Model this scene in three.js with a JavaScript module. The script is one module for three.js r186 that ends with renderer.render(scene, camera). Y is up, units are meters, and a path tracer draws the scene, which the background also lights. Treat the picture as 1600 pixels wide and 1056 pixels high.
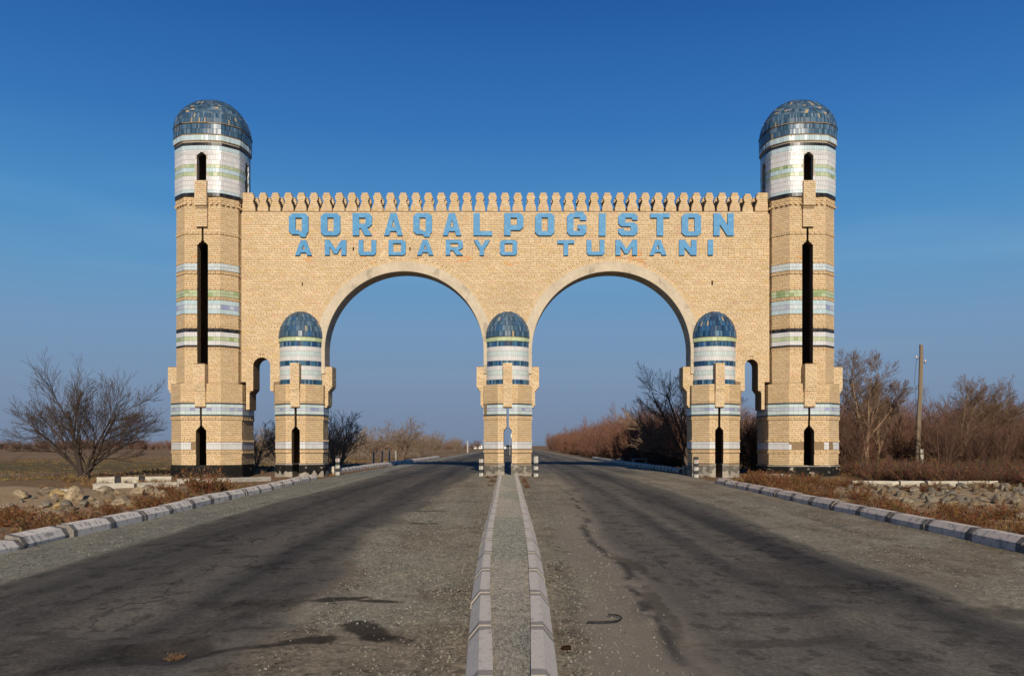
import * as THREE from 'three';
import { mergeGeometries } from 'three/addons/utils/BufferGeometryUtils.js';

// ---------------------------------------------------------------- camera, sky, sun, exposure
const scene = new THREE.Scene();
const CAM_Y = 1.36, CAM_Z = 38.9, FOCAL = 1350;
const camera = new THREE.PerspectiveCamera(2 * Math.atan(528 / FOCAL) * 180 / Math.PI, 1600 / 1056, 0.1, 4000);
camera.position.set(0, CAM_Y, CAM_Z);
camera.lookAt(0, CAM_Y, 0);
camera.setViewOffset(1600, 1056, 0, -168, 1600, 1056);      // a rising-front lens: verticals stay vertical
const renderer = new THREE.WebGLRenderer({ antialias: true });
renderer.toneMapping = THREE.LinearToneMapping;
renderer.toneMappingExposure = 1.0;
renderer.shadowMap.enabled = true;

const SUN_EL = 21 * Math.PI / 180, SUN_AZ = 4 * Math.PI / 180;
const sunDir = new THREE.Vector3(Math.sin(SUN_AZ) * Math.cos(SUN_EL), Math.sin(SUN_EL), Math.cos(SUN_AZ) * Math.cos(SUN_EL));
const sun = new THREE.DirectionalLight(new THREE.Color().setRGB(1, 0.9, 0.75), 5.0);
sun.position.copy(sunDir).multiplyScalar(90);
sun.name = 'sun';
sun.castShadow = true;
sun.shadow.mapSize.set(4096, 4096);
Object.assign(sun.shadow.camera, { left: -60, right: 60, top: 60, bottom: -60, near: 1, far: 400 });
scene.add(sun, sun.target);

const lerp = (a, b, t) => a + (b - a) * t, clamp = (x, a = 0, b = 1) => Math.min(b, Math.max(a, x));
const smooth = (a, b, x) => { const t = clamp((x - a) / (b - a)); return t * t * (3 - 2 * t); };
const srgb = (r, g, b) => [r, g, b].map((v) => { v /= 255; return v <= 0.04045 ? v / 12.92 : ((v + 0.055) / 1.055) ** 2.4; });
function rng(seed) { let s = seed | 0; return () => { s = (s + 0x6d2b79f5) | 0; let t = Math.imul(s ^ (s >>> 15), 1 | s); t = (t + Math.imul(t ^ (t >>> 7), 61 | t)) ^ t; return ((t ^ (t >>> 14)) >>> 0) / 4294967296; }; }
const LAT = (() => { const r = rng(77), a = new Float32Array(65536); for (let i = 0; i < 65536; i++) a[i] = r(); return a; })();
function vnoise(x, y) {
  const xi = Math.floor(x), yi = Math.floor(y), fx = x - xi, fy = y - yi, u = fx * fx * (3 - 2 * fx), v = fy * fy * (3 - 2 * fy);
  const a = LAT[((yi & 255) << 8) | (xi & 255)], b = LAT[((yi & 255) << 8) | ((xi + 1) & 255)], c = LAT[(((yi + 1) & 255) << 8) | (xi & 255)], d = LAT[(((yi + 1) & 255) << 8) | ((xi + 1) & 255)];
  return a + (b - a) * u + (c - a) * v + (a - b - c + d) * u * v;
}
function fbm(x, y, n = 4) { let s = 0, a = 0.5, t = 0; for (let i = 0; i < n; i++) { s += a * vnoise(x, y); t += a; a *= 0.5; x = x * 2.03 + 17.3; y = y * 2.03 + 9.1; } return s / t; }

const WISP = (u, el) => { const n = fbm(u * 26, el * 0.9 + u * 9, 4), m = fbm(u * 9 + 5, el * 0.25, 2); return 0.35 * smooth(0.5, 0.8, n) * smooth(0.4, 0.7, m) * smooth(3, 7, el) * (1 - smooth(15, 24, el)); };
{
  const W = 512, Hh = 512, data = new Float32Array(W * Hh * 4);
  const stops = [[-90, srgb(104, 112, 122)], [0, srgb(117, 134, 159)], [1.5, srgb(120, 138, 165)], [4, srgb(122, 146, 175)], [7.5, srgb(116, 151, 187)], [11, srgb(98, 151, 195)], [15, srgb(76, 139, 195)], [20, srgb(55, 116, 183)], [27.5, srgb(36, 90, 160)], [36, srgb(25, 70, 134)], [48, srgb(17, 51, 106)], [90, srgb(11, 34, 76)]];
  for (let j = 0; j < Hh; j++) {
    const el = (j + 0.5) / Hh * 180 - 90;
    let k = 0;
    while (k < stops.length - 2 && el > stops[k + 1][0]) k++;
    const t = clamp((el - stops[k][0]) / (stops[k + 1][0] - stops[k][0]));
    for (let i = 0; i < W; i++) {
      const o = (j * W + i) * 4;
      const wisp = el > 3 && el < 24 ? WISP(i / W, el) : 0;          // faint cirrus and uneven haze
      for (let c = 0; c < 3; c++) data[o + c] = lerp(stops[k][1][c], stops[k + 1][1][c], t) * (1 + wisp * [0.5, 0.2, 0.08][c]);
      data[o + 3] = 1;
    }
  }
  const sky = new THREE.DataTexture(data, W, Hh, THREE.RGBAFormat, THREE.FloatType);
  sky.mapping = THREE.EquirectangularReflectionMapping;
  sky.magFilter = THREE.LinearFilter; sky.minFilter = THREE.LinearFilter;
  sky.needsUpdate = true;
  scene.background = sky; scene.environment = sky;
}

// ---------------------------------------------------------------- helpers
const taken = new Map();
function numbered(name) { const n = taken.get(name) ?? 0; taken.set(name, n + 1); return n ? name + '_' + String(n).padStart(3, '0') : name; }
function tag(o, label, category, group, kind) { o.userData.label = label; if (category) o.userData.category = category; if (group) o.userData.group = group; if (kind) o.userData.kind = kind; return o; }
function thing(name, label, category, x = 0, y = 0, z = 0, turn = 0, group) { const o = new THREE.Group(); o.name = numbered(name); o.position.set(x, y, z); o.rotation.y = turn; scene.add(o); return tag(o, label, category, group); }
function part(name, geo, mat, parent, kind) { const m = new THREE.Mesh(geo, mat); m.name = name; parent.add(m); if (kind) m.userData.kind = kind; return m; }
function solo(name, geo, mat, label, category, group) { const m = new THREE.Mesh(geo, mat); m.name = numbered(name); scene.add(m); return tag(m, label, category, group); }
function structure(name, geo, mat, label) { const m = new THREE.Mesh(geo, mat); m.name = numbered(name); scene.add(m); m.userData.kind = 'structure'; if (label) m.userData.label = label; return m; }
function copy(o, x, y, z, turn = 0, scale = 1) { const c = o.clone(); c.name = numbered(o.name); c.userData = { ...o.userData }; c.position.set(x, y, z); c.rotation.set(0, turn, 0); if (Array.isArray(scale)) c.scale.set(...scale); else c.scale.setScalar(scale); scene.add(c); return c; }

// a builder that collects faces with colours and uv in metres
class Faces {
  constructor() { this.p = []; this.n = []; this.c = []; this.u = []; this.i = []; }
  quad(a, b, c, d, n, col, uv) {
    const k = this.p.length / 3;
    this.p.push(...a, ...b, ...c, ...d);
    for (let q = 0; q < 4; q++) { this.n.push(n[0], n[1], n[2]); this.c.push(col[0], col[1], col[2]); }
    if (uv) this.u.push(...uv); else this.u.push(0, 0, 1, 0, 1, 1, 0, 1);
    this.i.push(k, k + 1, k + 2, k, k + 2, k + 3);
  }
  // five faces of a brick in the frame O, U (right), V (up), N (out); the hidden back is left out
  box(O, U, V, N, u0, u1, v0, v1, n0, n1, col) {
    const P = (u, v, n) => [O[0] + U[0] * u + V[0] * v + N[0] * n, O[1] + U[1] * u + V[1] * v + N[1] * n, O[2] + U[2] * u + V[2] * v + N[2] * n];
    const neg = (w) => [-w[0], -w[1], -w[2]];
    this.quad(P(u0, v0, n1), P(u1, v0, n1), P(u1, v1, n1), P(u0, v1, n1), N, col, [u0, v0, u1, v0, u1, v1, u0, v1]);
    this.quad(P(u1, v0, n1), P(u1, v0, n0), P(u1, v1, n0), P(u1, v1, n1), U, col);
    this.quad(P(u0, v0, n0), P(u0, v0, n1), P(u0, v1, n1), P(u0, v1, n0), neg(U), col);
    this.quad(P(u0, v1, n1), P(u1, v1, n1), P(u1, v1, n0), P(u0, v1, n0), V, col);
    this.quad(P(u0, v0, n0), P(u1, v0, n0), P(u1, v0, n1), P(u0, v0, n1), neg(V), col);
  }
  closed(O, U, V, N, u0, u1, v0, v1, n0, n1, col) {
    this.box(O, U, V, N, u0, u1, v0, v1, n0, n1, col);
    const P = (u, v) => [O[0] + U[0] * u + V[0] * v + N[0] * n0, O[1] + U[1] * u + V[1] * v + N[1] * n0, O[2] + U[2] * u + V[2] * v + N[2] * n0];
    this.quad(P(u1, v0), P(u0, v0), P(u0, v1), P(u1, v1), [-N[0], -N[1], -N[2]], col);
  }
  geometry() {
    const g = new THREE.BufferGeometry();
    g.setAttribute('position', new THREE.Float32BufferAttribute(this.p, 3));
    g.setAttribute('normal', new THREE.Float32BufferAttribute(this.n, 3));
    g.setAttribute('color', new THREE.Float32BufferAttribute(this.c, 3));
    g.setAttribute('uv', new THREE.Float32BufferAttribute(this.u, 2));
    g.setIndex(this.i);
    return g;
  }
}
const X = [1, 0, 0], Y = [0, 1, 0], Z = [0, 0, 1], ORI = [0, 0, 0];
function tex(w, h, f, isColor = true) {     // f(x, y) -> [r, g, b] as sRGB 0..1, or one value
  const d = new Uint8Array(w * h * 4);
  for (let j = 0, o = 0; j < h; j++) for (let i = 0; i < w; i++, o += 4) {
    const v = f(i, j);
    if (v.length) { d[o] = clamp(v[0]) * 255; d[o + 1] = clamp(v[1]) * 255; d[o + 2] = clamp(v[2]) * 255; } else d[o] = d[o + 1] = d[o + 2] = clamp(v) * 255;
    d[o + 3] = 255;
  }
  const t = new THREE.DataTexture(d, w, h);
  t.wrapS = t.wrapT = THREE.RepeatWrapping; t.magFilter = THREE.LinearFilter; t.minFilter = THREE.LinearMipmapLinearFilter; t.generateMipmaps = true;
  if (isColor) t.colorSpace = THREE.SRGBColorSpace;
  t.needsUpdate = true;
  return t;
}
const at = (t, rx, ry = rx) => { const c = t.clone(); c.repeat.set(rx, ry); c.needsUpdate = true; return c; };
const linTo = (v) => v <= 0.0031308 ? v * 12.92 : 1.055 * v ** (1 / 2.4) - 0.055;   // linear albedo -> sRGB texel
const enc = (c) => c.map(linTo);
const std = (o) => o.roughness > 0.85 ? new THREE.MeshPhysicalMaterial({ specularIntensity: 0.15, ...o }) : new THREE.MeshStandardMaterial(o);   // dusty surfaces hardly gloss

// tileable-enough grain sheets
const grain = tex(512, 512, (i, j) => 0.62 + 0.38 * (0.55 * LAT[((j & 255) << 8 | (i & 255))] + 0.45 * fbm(i / 9, j / 9, 3)) + 0.12 * (fbm(i / 60, j / 60, 3) - 0.5));
const grainBump = tex(512, 512, (i, j) => 0.5 * LAT[((j & 255) << 8 | (i & 255))] + 0.5 * fbm(i / 7, j / 7, 3), false);
const blotch = tex(512, 512, (i, j) => { const a = fbm(i / 40, j / 40, 5), b = fbm(i / 8 + 40, j / 8, 3); return 0.7 + 0.5 * (a - 0.5) + 0.22 * (b - 0.5); });
// ---------------------------------------------------------------- lie of the land
const roadY = (z) => z > 0 ? -0.0068 * z : 0;
const fieldLevel = -0.6;
function groundY(x, z) {
  const ax = Math.abs(x), r = roadY(z);
  const under = r - 0.3;
  // the ditch on each side in front of the gateway, the level platform around it, the lower fields beyond
  const ditch = smooth(10.6, 16.4, z);
  let side = lerp(-0.03, -0.5, ditch);
  side = lerp(side, fieldLevel, smooth(19, x < 0 ? 27 : 30, ax) * (x < 0 ? 1 : 0.5));
  if (z < -14) side = lerp(side, x < 0 ? fieldLevel * smooth(10, 22, ax) - 0.08 : -0.1, smooth(-14, -22, z));
  side += (fbm(x * 0.35 + 5, z * 0.35, 3) - 0.5) * 0.22 * smooth(8.3, 10, ax) * (z > -40 ? 1 : 0.6);
  return ax < 7.6 ? under : lerp(r - 0.09, side, smooth(7.75, 8.7, ax));
}
{
  const line = (list) => { const o = []; for (const [a, b, n] of list) for (let i = 0; i < n; i++) o.push(lerp(a, b, i / n)); o.push(list.at(-1)[1]); return o; };
  const xs = line([[-1400, -300, 10], [-300, -60, 14], [-60, -26, 20], [-26, -7.5, 56], [-7.5, 7.5, 6], [7.5, 26, 56], [26, 60, 20], [60, 300, 14], [300, 1400, 10]]);
  const zs = line([[60, 36, 10], [36, 4, 100], [4, -30, 50], [-30, -120, 50], [-120, -400, 30], [-400, -2400, 18]]);
  const p = [], c = [], u = [], idx = [];
  for (const z of zs) for (const x of xs) {
    p.push(x, groundY(x, z), z); u.push(x / 3, z / 3);
    // earth, dry grass, ploughed olive strips in the far fields: the fields' own colours
    const n1 = fbm(x * 0.3, z * 0.3, 4), n2 = fbm(x * 0.06 + 50, z * 0.09, 4), d = CAM_Z - z;
    let col = [0.4, 0.265, 0.155].map((v) => v * (0.72 + 0.6 * n1));
    const dry = smooth(0.42, 0.6, n2 + (x < 0 ? 0.0 : 0.08));
    col = [lerp(col[0], 0.33, dry * 0.6), lerp(col[1], 0.2, dry * 0.6), lerp(col[2], 0.1, dry * 0.6)];
    const bank = smooth(9.6, 11, z) * (1 - smooth(17, 19.5, z)) * smooth(9, 10.5, Math.abs(x)) * (1 - smooth(16.5, 18, Math.abs(x))) * (0.55 + 0.6 * n1);   // pale golden spoil tipped on the bank
    col = [lerp(col[0], 0.58, bank), lerp(col[1], 0.42, bank), lerp(col[2], 0.26, bank)];
    if (x < -15) {
      const w = (fbm(x * 0.02, z * 0.05 + 3, 2) - 0.5) * 8;
      const olive = Math.max(smooth(41, 43, d + w) * (1 - smooth(55, 57, d + w)), smooth(63, 66, d + w) * (1 - smooth(100, 108, d + w))) * smooth(-15, -19, x);
      col = [lerp(col[0], 0.2, olive * 0.8), lerp(col[1], 0.165, olive * 0.8), lerp(col[2], 0.075, olive * 0.8)];
    }
    c.push(...col);
  }
  const nx = xs.length;
  for (let j = 0; j < zs.length - 1; j++) for (let i = 0; i < nx - 1; i++) { const a = j * nx + i, b = a + 1, e = a + nx, f = e + 1; idx.push(a, b, f, a, f, e); }
  // keep faces upward
  const g = new THREE.BufferGeometry();
  for (let k = 0; k < idx.length; k += 3) { const t = idx[k + 1]; idx[k + 1] = idx[k + 2]; idx[k + 2] = t; }
  g.setAttribute('position', new THREE.Float32BufferAttribute(p, 3)); g.setAttribute('color', new THREE.Float32BufferAttribute(c, 3)); g.setAttribute('uv', new THREE.Float32BufferAttribute(u, 2)); g.setIndex(idx); g.computeVertexNormals();
  structure('ground', g, std({ vertexColors: true, map: grain, bumpMap: grainBump, bumpScale: 0.03, roughness: 1 }), 'dry brown earth and fields on both sides of the road');
}

// ---------------------------------------------------------------- road
const ROAD_X = 7.9;
// how much asphalt shows (0 gravel .. 1 asphalt); the edges wander
function asphaltAt(x, z) {
  const d = CAM_Z - z, w1 = fbm(x * 0.9 + 3, z * 0.45, 4) - 0.5, w2 = fbm(x * 0.25, z * 0.16 + 40, 4) - 0.5;
  const eL0 = lerp(-5.65, -6.1, smooth(9, 22, d)), eL1 = -2.05 + 0.2 * Math.sin(d * 0.22), eR0 = lerp(1.55, 2.1, smooth(8, 34, d)), eR1 = lerp(4.6, 4.95, smooth(8, 24, d)), wob = w1 * 0.5 + w2 * 0.8;
  const left = smooth(eL0 - 0.14, eL0 + 0.14, x + w1 * 0.22 + w2 * 0.3) * (1 - smooth(eL1 - 0.45, eL1 + 0.4, x + wob * 1.2));
  const right = smooth(eR0 - 0.35, eR0 + 0.35, x + wob * 0.5) * (1 - smooth(eR1 - 0.16, eR1 + 0.16, x + w1 * 0.3 + w2 * 0.5));
  const far = d > 39 ? smooth(39, 46, d) * smooth(7.0, 6.2, Math.abs(x + w2)) : 0;
  return { asphalt: Math.max(left, right, far), w1, w2, eL0, eR1, d };
}
const gauss = (x, c, w) => Math.exp(-(((x - c) / w) ** 2));
function roadColour(x, z) {
  const { asphalt, w1, w2, eL0, eR1, d } = asphaltAt(x, z);
  const speck = fbm(x * 38, z * 30, 2), fine = vnoise(x * 95, z * 80), mid = fbm(x * 6, z * 5, 3), coarse = vnoise(x * 21 + 3, z * 13);
  const streak = fbm(x * 3.6 + 11 + w2, z * 0.13, 4), streak2 = fbm(x * 1.1 + 70, z * 0.08, 3);
  // gravel: grey green on the verge by the whitewashed kerb, browner elsewhere
  const g1 = 0.76 + 0.8 * (speck - 0.4) + 0.45 * (fine - 0.5) + 0.45 * (mid - 0.5) + 0.4 * smooth(0.7, 0.95, coarse) - 0.3 * smooth(0.25, 0.05, coarse) + 0.5 * (streak - 0.5);
  let col = [0.315 * g1, 0.274 * g1, 0.195 * g1];
  const brown = smooth(0.47, 0.64, fbm(x * 1.4, z * 1.1 + 9, 4)) * (x < -3 ? 0.1 : 1);
  col = [lerp(col[0], 0.23 * g1, brown * 0.6), lerp(col[1], 0.172 * g1, brown * 0.6), lerp(col[2], 0.112 * g1, brown * 0.6)];
  if (x < -3) col = [col[0] * 0.92, col[1] * 1.0, col[2] * 1.08];
  // even pale dust right of the median, with tongues running into the gravel
  const dust = smooth(0.6, 0.82, x + w1 * 0.9 + 0.35 * (fbm(x * 2.2, z * 2.0, 3) - 0.5)) * (1 - smooth(1.7, 2.3, x + w1 * 0.5)) * smooth(30, 12, d);
  const du = 0.95 + 0.18 * (streak - 0.5) + 0.06 * (fine - 0.5) + 0.08 * (mid - 0.5);
  col = [lerp(col[0], 0.3 * du, dust * 0.92), lerp(col[1], 0.248 * du, dust * 0.92), lerp(col[2], 0.185 * du, dust * 0.92)];
  // asphalt: stones showing, dust drawn out along the wheels, dark where tyres polish it
  const wx = x + w2 * 0.35;
  const polished = Math.max(gauss(wx, -3.1, 0.42), 0.85 * gauss(wx, -4.8, 0.6), gauss(wx, 2.75, 0.27) * 0.85, gauss(wx, 4.05, 0.42), 0.45 * gauss(wx, -5.35, 0.2));
  const film = clamp((x > 0 ? 0.7 : 0.54) + 0.8 * (streak - 0.46) + 0.5 * (streak2 - 0.48) + 0.3 * (mid - 0.5) - 0.5 * polished + 0.15 * smooth(10, 6, d));
  const dash = smooth(0.6, 0.72, fbm(x * 5.5 + 31, z * 3.6, 3));
  const a1 = 0.92 + 0.55 * (speck - 0.45) + 0.42 * (fine - 0.5) + 0.2 * (fbm(x * 1.7, z * 0.6, 3) - 0.5) - 0.3 * dash + 0.25 * smooth(0.72, 0.95, vnoise(x * 30 + 9, z * 20));
  const as = [0.068 * a1, 0.061 * a1, 0.055 * a1], fl = [0.19 * a1, 0.164 * a1, 0.128 * a1];
  const ac = [lerp(as[0], fl[0], film), lerp(as[1], fl[1], film), lerp(as[2], fl[2], film)];
  const crack = smooth(0.012, 0.003, Math.abs(fbm(x * 0.9 + 7, z * 0.7 + 3, 5) - 0.5)) * smooth(0.5, 0.62, fbm(x * 0.3, z * 0.2 + 60, 2));
  for (let k = 0; k < 3; k++) ac[k] *= 1 - 0.5 * crack;
  const mixA = smooth(0.05, 0.95, asphalt + (speck - 0.5) * 0.4 + (mid - 0.5) * 0.35);
  col = [lerp(col[0], ac[0], mixA), lerp(col[1], ac[1], mixA), lerp(col[2], ac[2], mixA)];
  // the dark exposed edge of the old surfacing along the dust, broken off in steps
  const seam = gauss(x + w2 * 0.5 + 0.05 * Math.round(3 * vnoise(z * 1.3, 4)), lerp(1.4, 1.72, smooth(6, 24, d)), 0.07) * smooth(5, 7, d) * smooth(36, 20, d) * smooth(0.3, 0.5, fbm(x * 4, z * 2.2 + 5, 3));
  col = col.map((v, k) => lerp(v, [0.05, 0.045, 0.041][k], seam * 0.85));
  // pale wind-blown lip along the asphalt's outer edge
  const lip = gauss(x + w2 * 0.4, eL0 - 0.03, 0.13) * smooth(0.35, 0.6, fbm(x * 2, z * 0.5 + 20, 3)) + gauss(x + w2 * 0.5, eR1 + 0.14, 0.2) * smooth(0.3, 0.55, fbm(x * 2, z * 0.5 + 90, 3));
  col = [lerp(col[0], 0.27, lip * 0.55), lerp(col[1], 0.228, lip * 0.55), lerp(col[2], 0.17, lip * 0.55)];
  // oil and damp stains
  for (const [sx, sd, rx, rz, ang, k] of STAINS) {
    const dx = x - sx, dz = (38.9 - sd) - z, ca = Math.cos(ang), sa = Math.sin(ang), q = ((dx * ca + dz * sa) / rx) ** 2 + ((dz * ca - dx * sa) / rz) ** 2;
    if (q < 4) { const s = k * smooth(1.5, 0.35, q + (mid - 0.5) * 2.2 + w1 * 0.8); col = [lerp(col[0], 0.034, s), lerp(col[1], 0.027, s), lerp(col[2], 0.02, s)]; }
  }
  return col;
}
const STAINS = [[-1.72, 8.75, 0.36, 0.09, 0.35, 0.85], [-1.33, 8.65, 0.26, 0.07, -0.1, 0.85], [-1.24, 7.3, 0.16, 0.42, 0.5, 0.85], [-1.02, 7.0, 0.2, 0.14, -0.3, 0.6], [-1.66, 6.95, 0.36, 0.13, 0.45, 0.85], [-2.1, 6.8, 0.3, 0.07, 0.2, 0.5], [-2.6, 8.5, 0.5, 0.3, 0, 0.4], [-2.7, 6.75, 0.42, 0.5, 0.4, 0.55],
  [-1.75, 16.7, 0.32, 0.2, 0, 0.6], [-1.95, 19.6, 0.5, 0.25, 0.2, 0.6], [2.1, 7.0, 0.7, 0.16, 0.25, 0.4], [2.35, 8.0, 0.4, 0.14, -0.2, 0.3], [4.7, 8.2, 0.35, 0.3, 0, 0.5], [-5.0, 13.4, 0.3, 0.1, 0, 0.6], [1.55, 11.2, 0.12, 1.1, 0.12, 0.55], [1.42, 8.3, 0.1, 1.6, -0.04, 0.5], [-3.6, 6.6, 0.6, 0.8, 0.5, 0.35], [3.4, 10.5, 0.5, 1.6, 0, 0.3]];
// hollows and humps of the surface: x, distance, radius, depth
const HOLLOWS = [[-2.68, 6.75, 0.42, -0.1], [-3.3, 7.6, 0.8, -0.05], [-1.9, 7.9, 0.5, -0.06], [-2.3, 8.9, 0.6, 0.03], [-1.55, 7.6, 0.4, 0.03], [-2.2, 10.8, 0.5, -0.03], [3.0, 7.95, 0.35, 0.08], [2.4, 7.2, 0.7, -0.03], [1.35, 7.6, 0.5, 0.02], [4.6, 8.2, 0.5, -0.03], [3.9, 9.6, 0.9, 0.02], [-4.6, 13.2, 0.5, -0.03]];
function roadRelief(x, z) {
  let h = (fbm(x * 0.8, z * 0.5, 3) - 0.5) * 0.035 + (fbm(x * 3 + 9, z * 3, 2) - 0.5) * 0.012;
  for (const [hx, hd, r, k] of HOLLOWS) { const q = ((x - hx) ** 2 + ((38.9 - hd) - z) ** 2) / (r * r); if (q < 5) h += k * Math.exp(-q * 1.2); }
  return h;
}
function sheet(x0, x1, z0, z1, nx, nz, hy) {      // z0 nearest the camera; uv 0..1 over the sheet, uv1 in metres
  const p = [], u = [], u1 = [], idx = [];
  for (let j = 0; j <= nz; j++) for (let i = 0; i <= nx; i++) { const x = lerp(x0, x1, i / nx), z = lerp(z0, z1, j / nz); p.push(x, hy(x, z), z); u.push(i / nx, j / nz); u1.push(x, -z); }
  for (let j = 0; j < nz; j++) for (let i = 0; i < nx; i++) { const a = j * (nx + 1) + i, b = a + 1, c = a + nx + 1, d = c + 1; idx.push(a, b, d, a, d, c); }
  const g = new THREE.BufferGeometry();
  g.setAttribute('position', new THREE.Float32BufferAttribute(p, 3)); g.setAttribute('uv', new THREE.Float32BufferAttribute(u, 2)); g.setAttribute('uv1', new THREE.Float32BufferAttribute(u1, 2)); g.setIndex(idx); g.computeVertexNormals();
  return g;
}
const roadBump = at(grainBump, 1.1); roadBump.channel = 1;
function roadSheet(z0, z1, nx, nz, tw, th) {
  const map = tex(tw, th, (i, j) => enc(roadColour(lerp(-ROAD_X, ROAD_X, (i + 0.5) / tw), lerp(z0, z1, (j + 0.5) / th))));
  map.wrapS = map.wrapT = THREE.ClampToEdgeWrapping;
  const m = std({ map, bumpMap: roadBump, bumpScale: 0.012, roughness: 0.93 });
  const g = sheet(-ROAD_X, ROAD_X, z0, z1, nx, nz, (x, z) => roadY(z) + roadRelief(x, z));
  return structure('road', g, m, 'worn asphalt road with gravel shoulders running through both arches');
}
roadSheet(36.5, 16, 130, 170, 2048, 2048);
roadSheet(16, -6, 80, 100, 1024, 1024);
{
  const z0 = -6, z1 = -700, tw = 256, th = 1024;
  const map = tex(tw, th, (i, j) => enc(roadColour(lerp(-ROAD_X, ROAD_X, (i + 0.5) / tw), lerp(z0, z1, (j + 0.5) / th))));
  map.wrapS = map.wrapT = THREE.ClampToEdgeWrapping;
  structure('road', sheet(-ROAD_X, ROAD_X, z0, z1, 30, 240, (x, z) => roadY(z) + roadRelief(x, z) * smooth(-200, -6, z)), std({ map, roughness: 0.93 }), 'asphalt road running on behind the gateway');
}
// ---------------------------------------------------------------- kerbs
// whitewashed stones with a dark band at each joint; the paint is worn through in patches
function kerbPaint(seed, white, dark, wear) {
  return tex(512, 256, (i, j) => {
    const u = i / 512, v = j / 256, n = fbm(i / 30 + seed * 9, j / 30, 5), n2 = fbm(i / 7 + seed, j / 7, 3);
    const edge = Math.min(u, 1 - u) + (n - 0.5) * 0.05, band = 1 - smooth(0.085, 0.105, edge);
    let c = [white[0], white[1], white[2]].map((w) => w * (0.86 + 0.28 * n2));
    const worn = smooth(wear, wear + 0.12, n + (n2 - 0.5) * 0.3);
    c = [lerp(c[0], 0.25, worn * 0.7), lerp(c[1], 0.235, worn * 0.7), lerp(c[2], 0.205, worn * 0.7)];
    const bd = band * (0.72 + 0.4 * (n2 - 0.3)) * (1 - worn * 0.3);
    c = [lerp(c[0], dark[0], clamp(bd)), lerp(c[1], dark[1], clamp(bd)), lerp(c[2], dark[2], clamp(bd))];
    return enc(c);
  });
}
function kerbStone(profile, L) {          // profile: [across, up] from the road side over the top to the back; the stone lies along +x
  const F = new Faces(), h = L / 2;
  let v = 0;
  const lens = profile.map((q, i) => i ? Math.hypot(q[0] - profile[i - 1][0], q[1] - profile[i - 1][1]) : 0), total = lens.reduce((a, b) => a + b, 0);
  for (let i = 0; i < profile.length - 1; i++) {
    const [a0, y0] = profile[i], [a1, y1] = profile[i + 1], l = lens[i + 1], v1 = v + l / total, n = [0, (a1 - a0) / l, -(y1 - y0) / l];
    const nn = [0, n[1], n[2]];
    F.quad([-h, y0, a0], [-h, y1, a1], [h, y1, a1], [h, y0, a0], [nn[0], nn[1], nn[2]], [1, 1, 1], [0, v, 0, v1, 1, v1, 1, v]);
    v = v1;
  }
  const cy = 0.02, cz = profile.reduce((a, q) => a + q[0], 0) / profile.length;
  for (const s of [-1, 1]) for (let i = 0; i < profile.length - 1; i++) {
    const [a0, y0] = profile[i], [a1, y1] = profile[i + 1], k = F.p.length / 3;
    F.p.push(s * h, y0, a0, s * h, y1, a1, s * h, cy, cz); F.n.push(s, 0, 0, s, 0, 0, s, 0, 0); F.c.push(1, 1, 1, 1, 1, 1, 1, 1, 1); F.u.push(0.01, 0.2, 0.01, 0.5, 0.02, 0.4);
    F.i.push(...(s < 0 ? [k, k + 2, k + 1] : [k, k + 1, k + 2]));
  }
  return F.geometry();
}
const kerbMats = [1, 2, 3, 4].map((s) => std({ map: kerbPaint(s, [0.8, 0.71, 0.6], [0.06, 0.054, 0.05], 0.5 + 0.03 * s), bumpMap: grainBump, bumpScale: 0.006, roughness: 0.9 }));
const kerbGreyMats = [5, 6, 7].map((s) => std({ map: kerbPaint(s, [0.66, 0.55, 0.45], [0.055, 0.048, 0.043], 0.58), bumpMap: grainBump, bumpScale: 0.006, roughness: 0.92 }));
const medianMats = [8, 9, 10, 11].map((s) => std({ map: kerbPaint(s, [0.66, 0.58, 0.48], [0.27, 0.24, 0.2], 0.7), bumpMap: grainBump, bumpScale: 0.005, roughness: 0.92 }));
const sideProfile = [[0, -0.12], [0.01, 0.11], [0.1, 0.2], [0.30, 0.2], [0.31, -0.12]];
const sideGeo = kerbStone(sideProfile, 1.497), sideGeoShort = kerbStone(sideProfile, 0.995);
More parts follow.
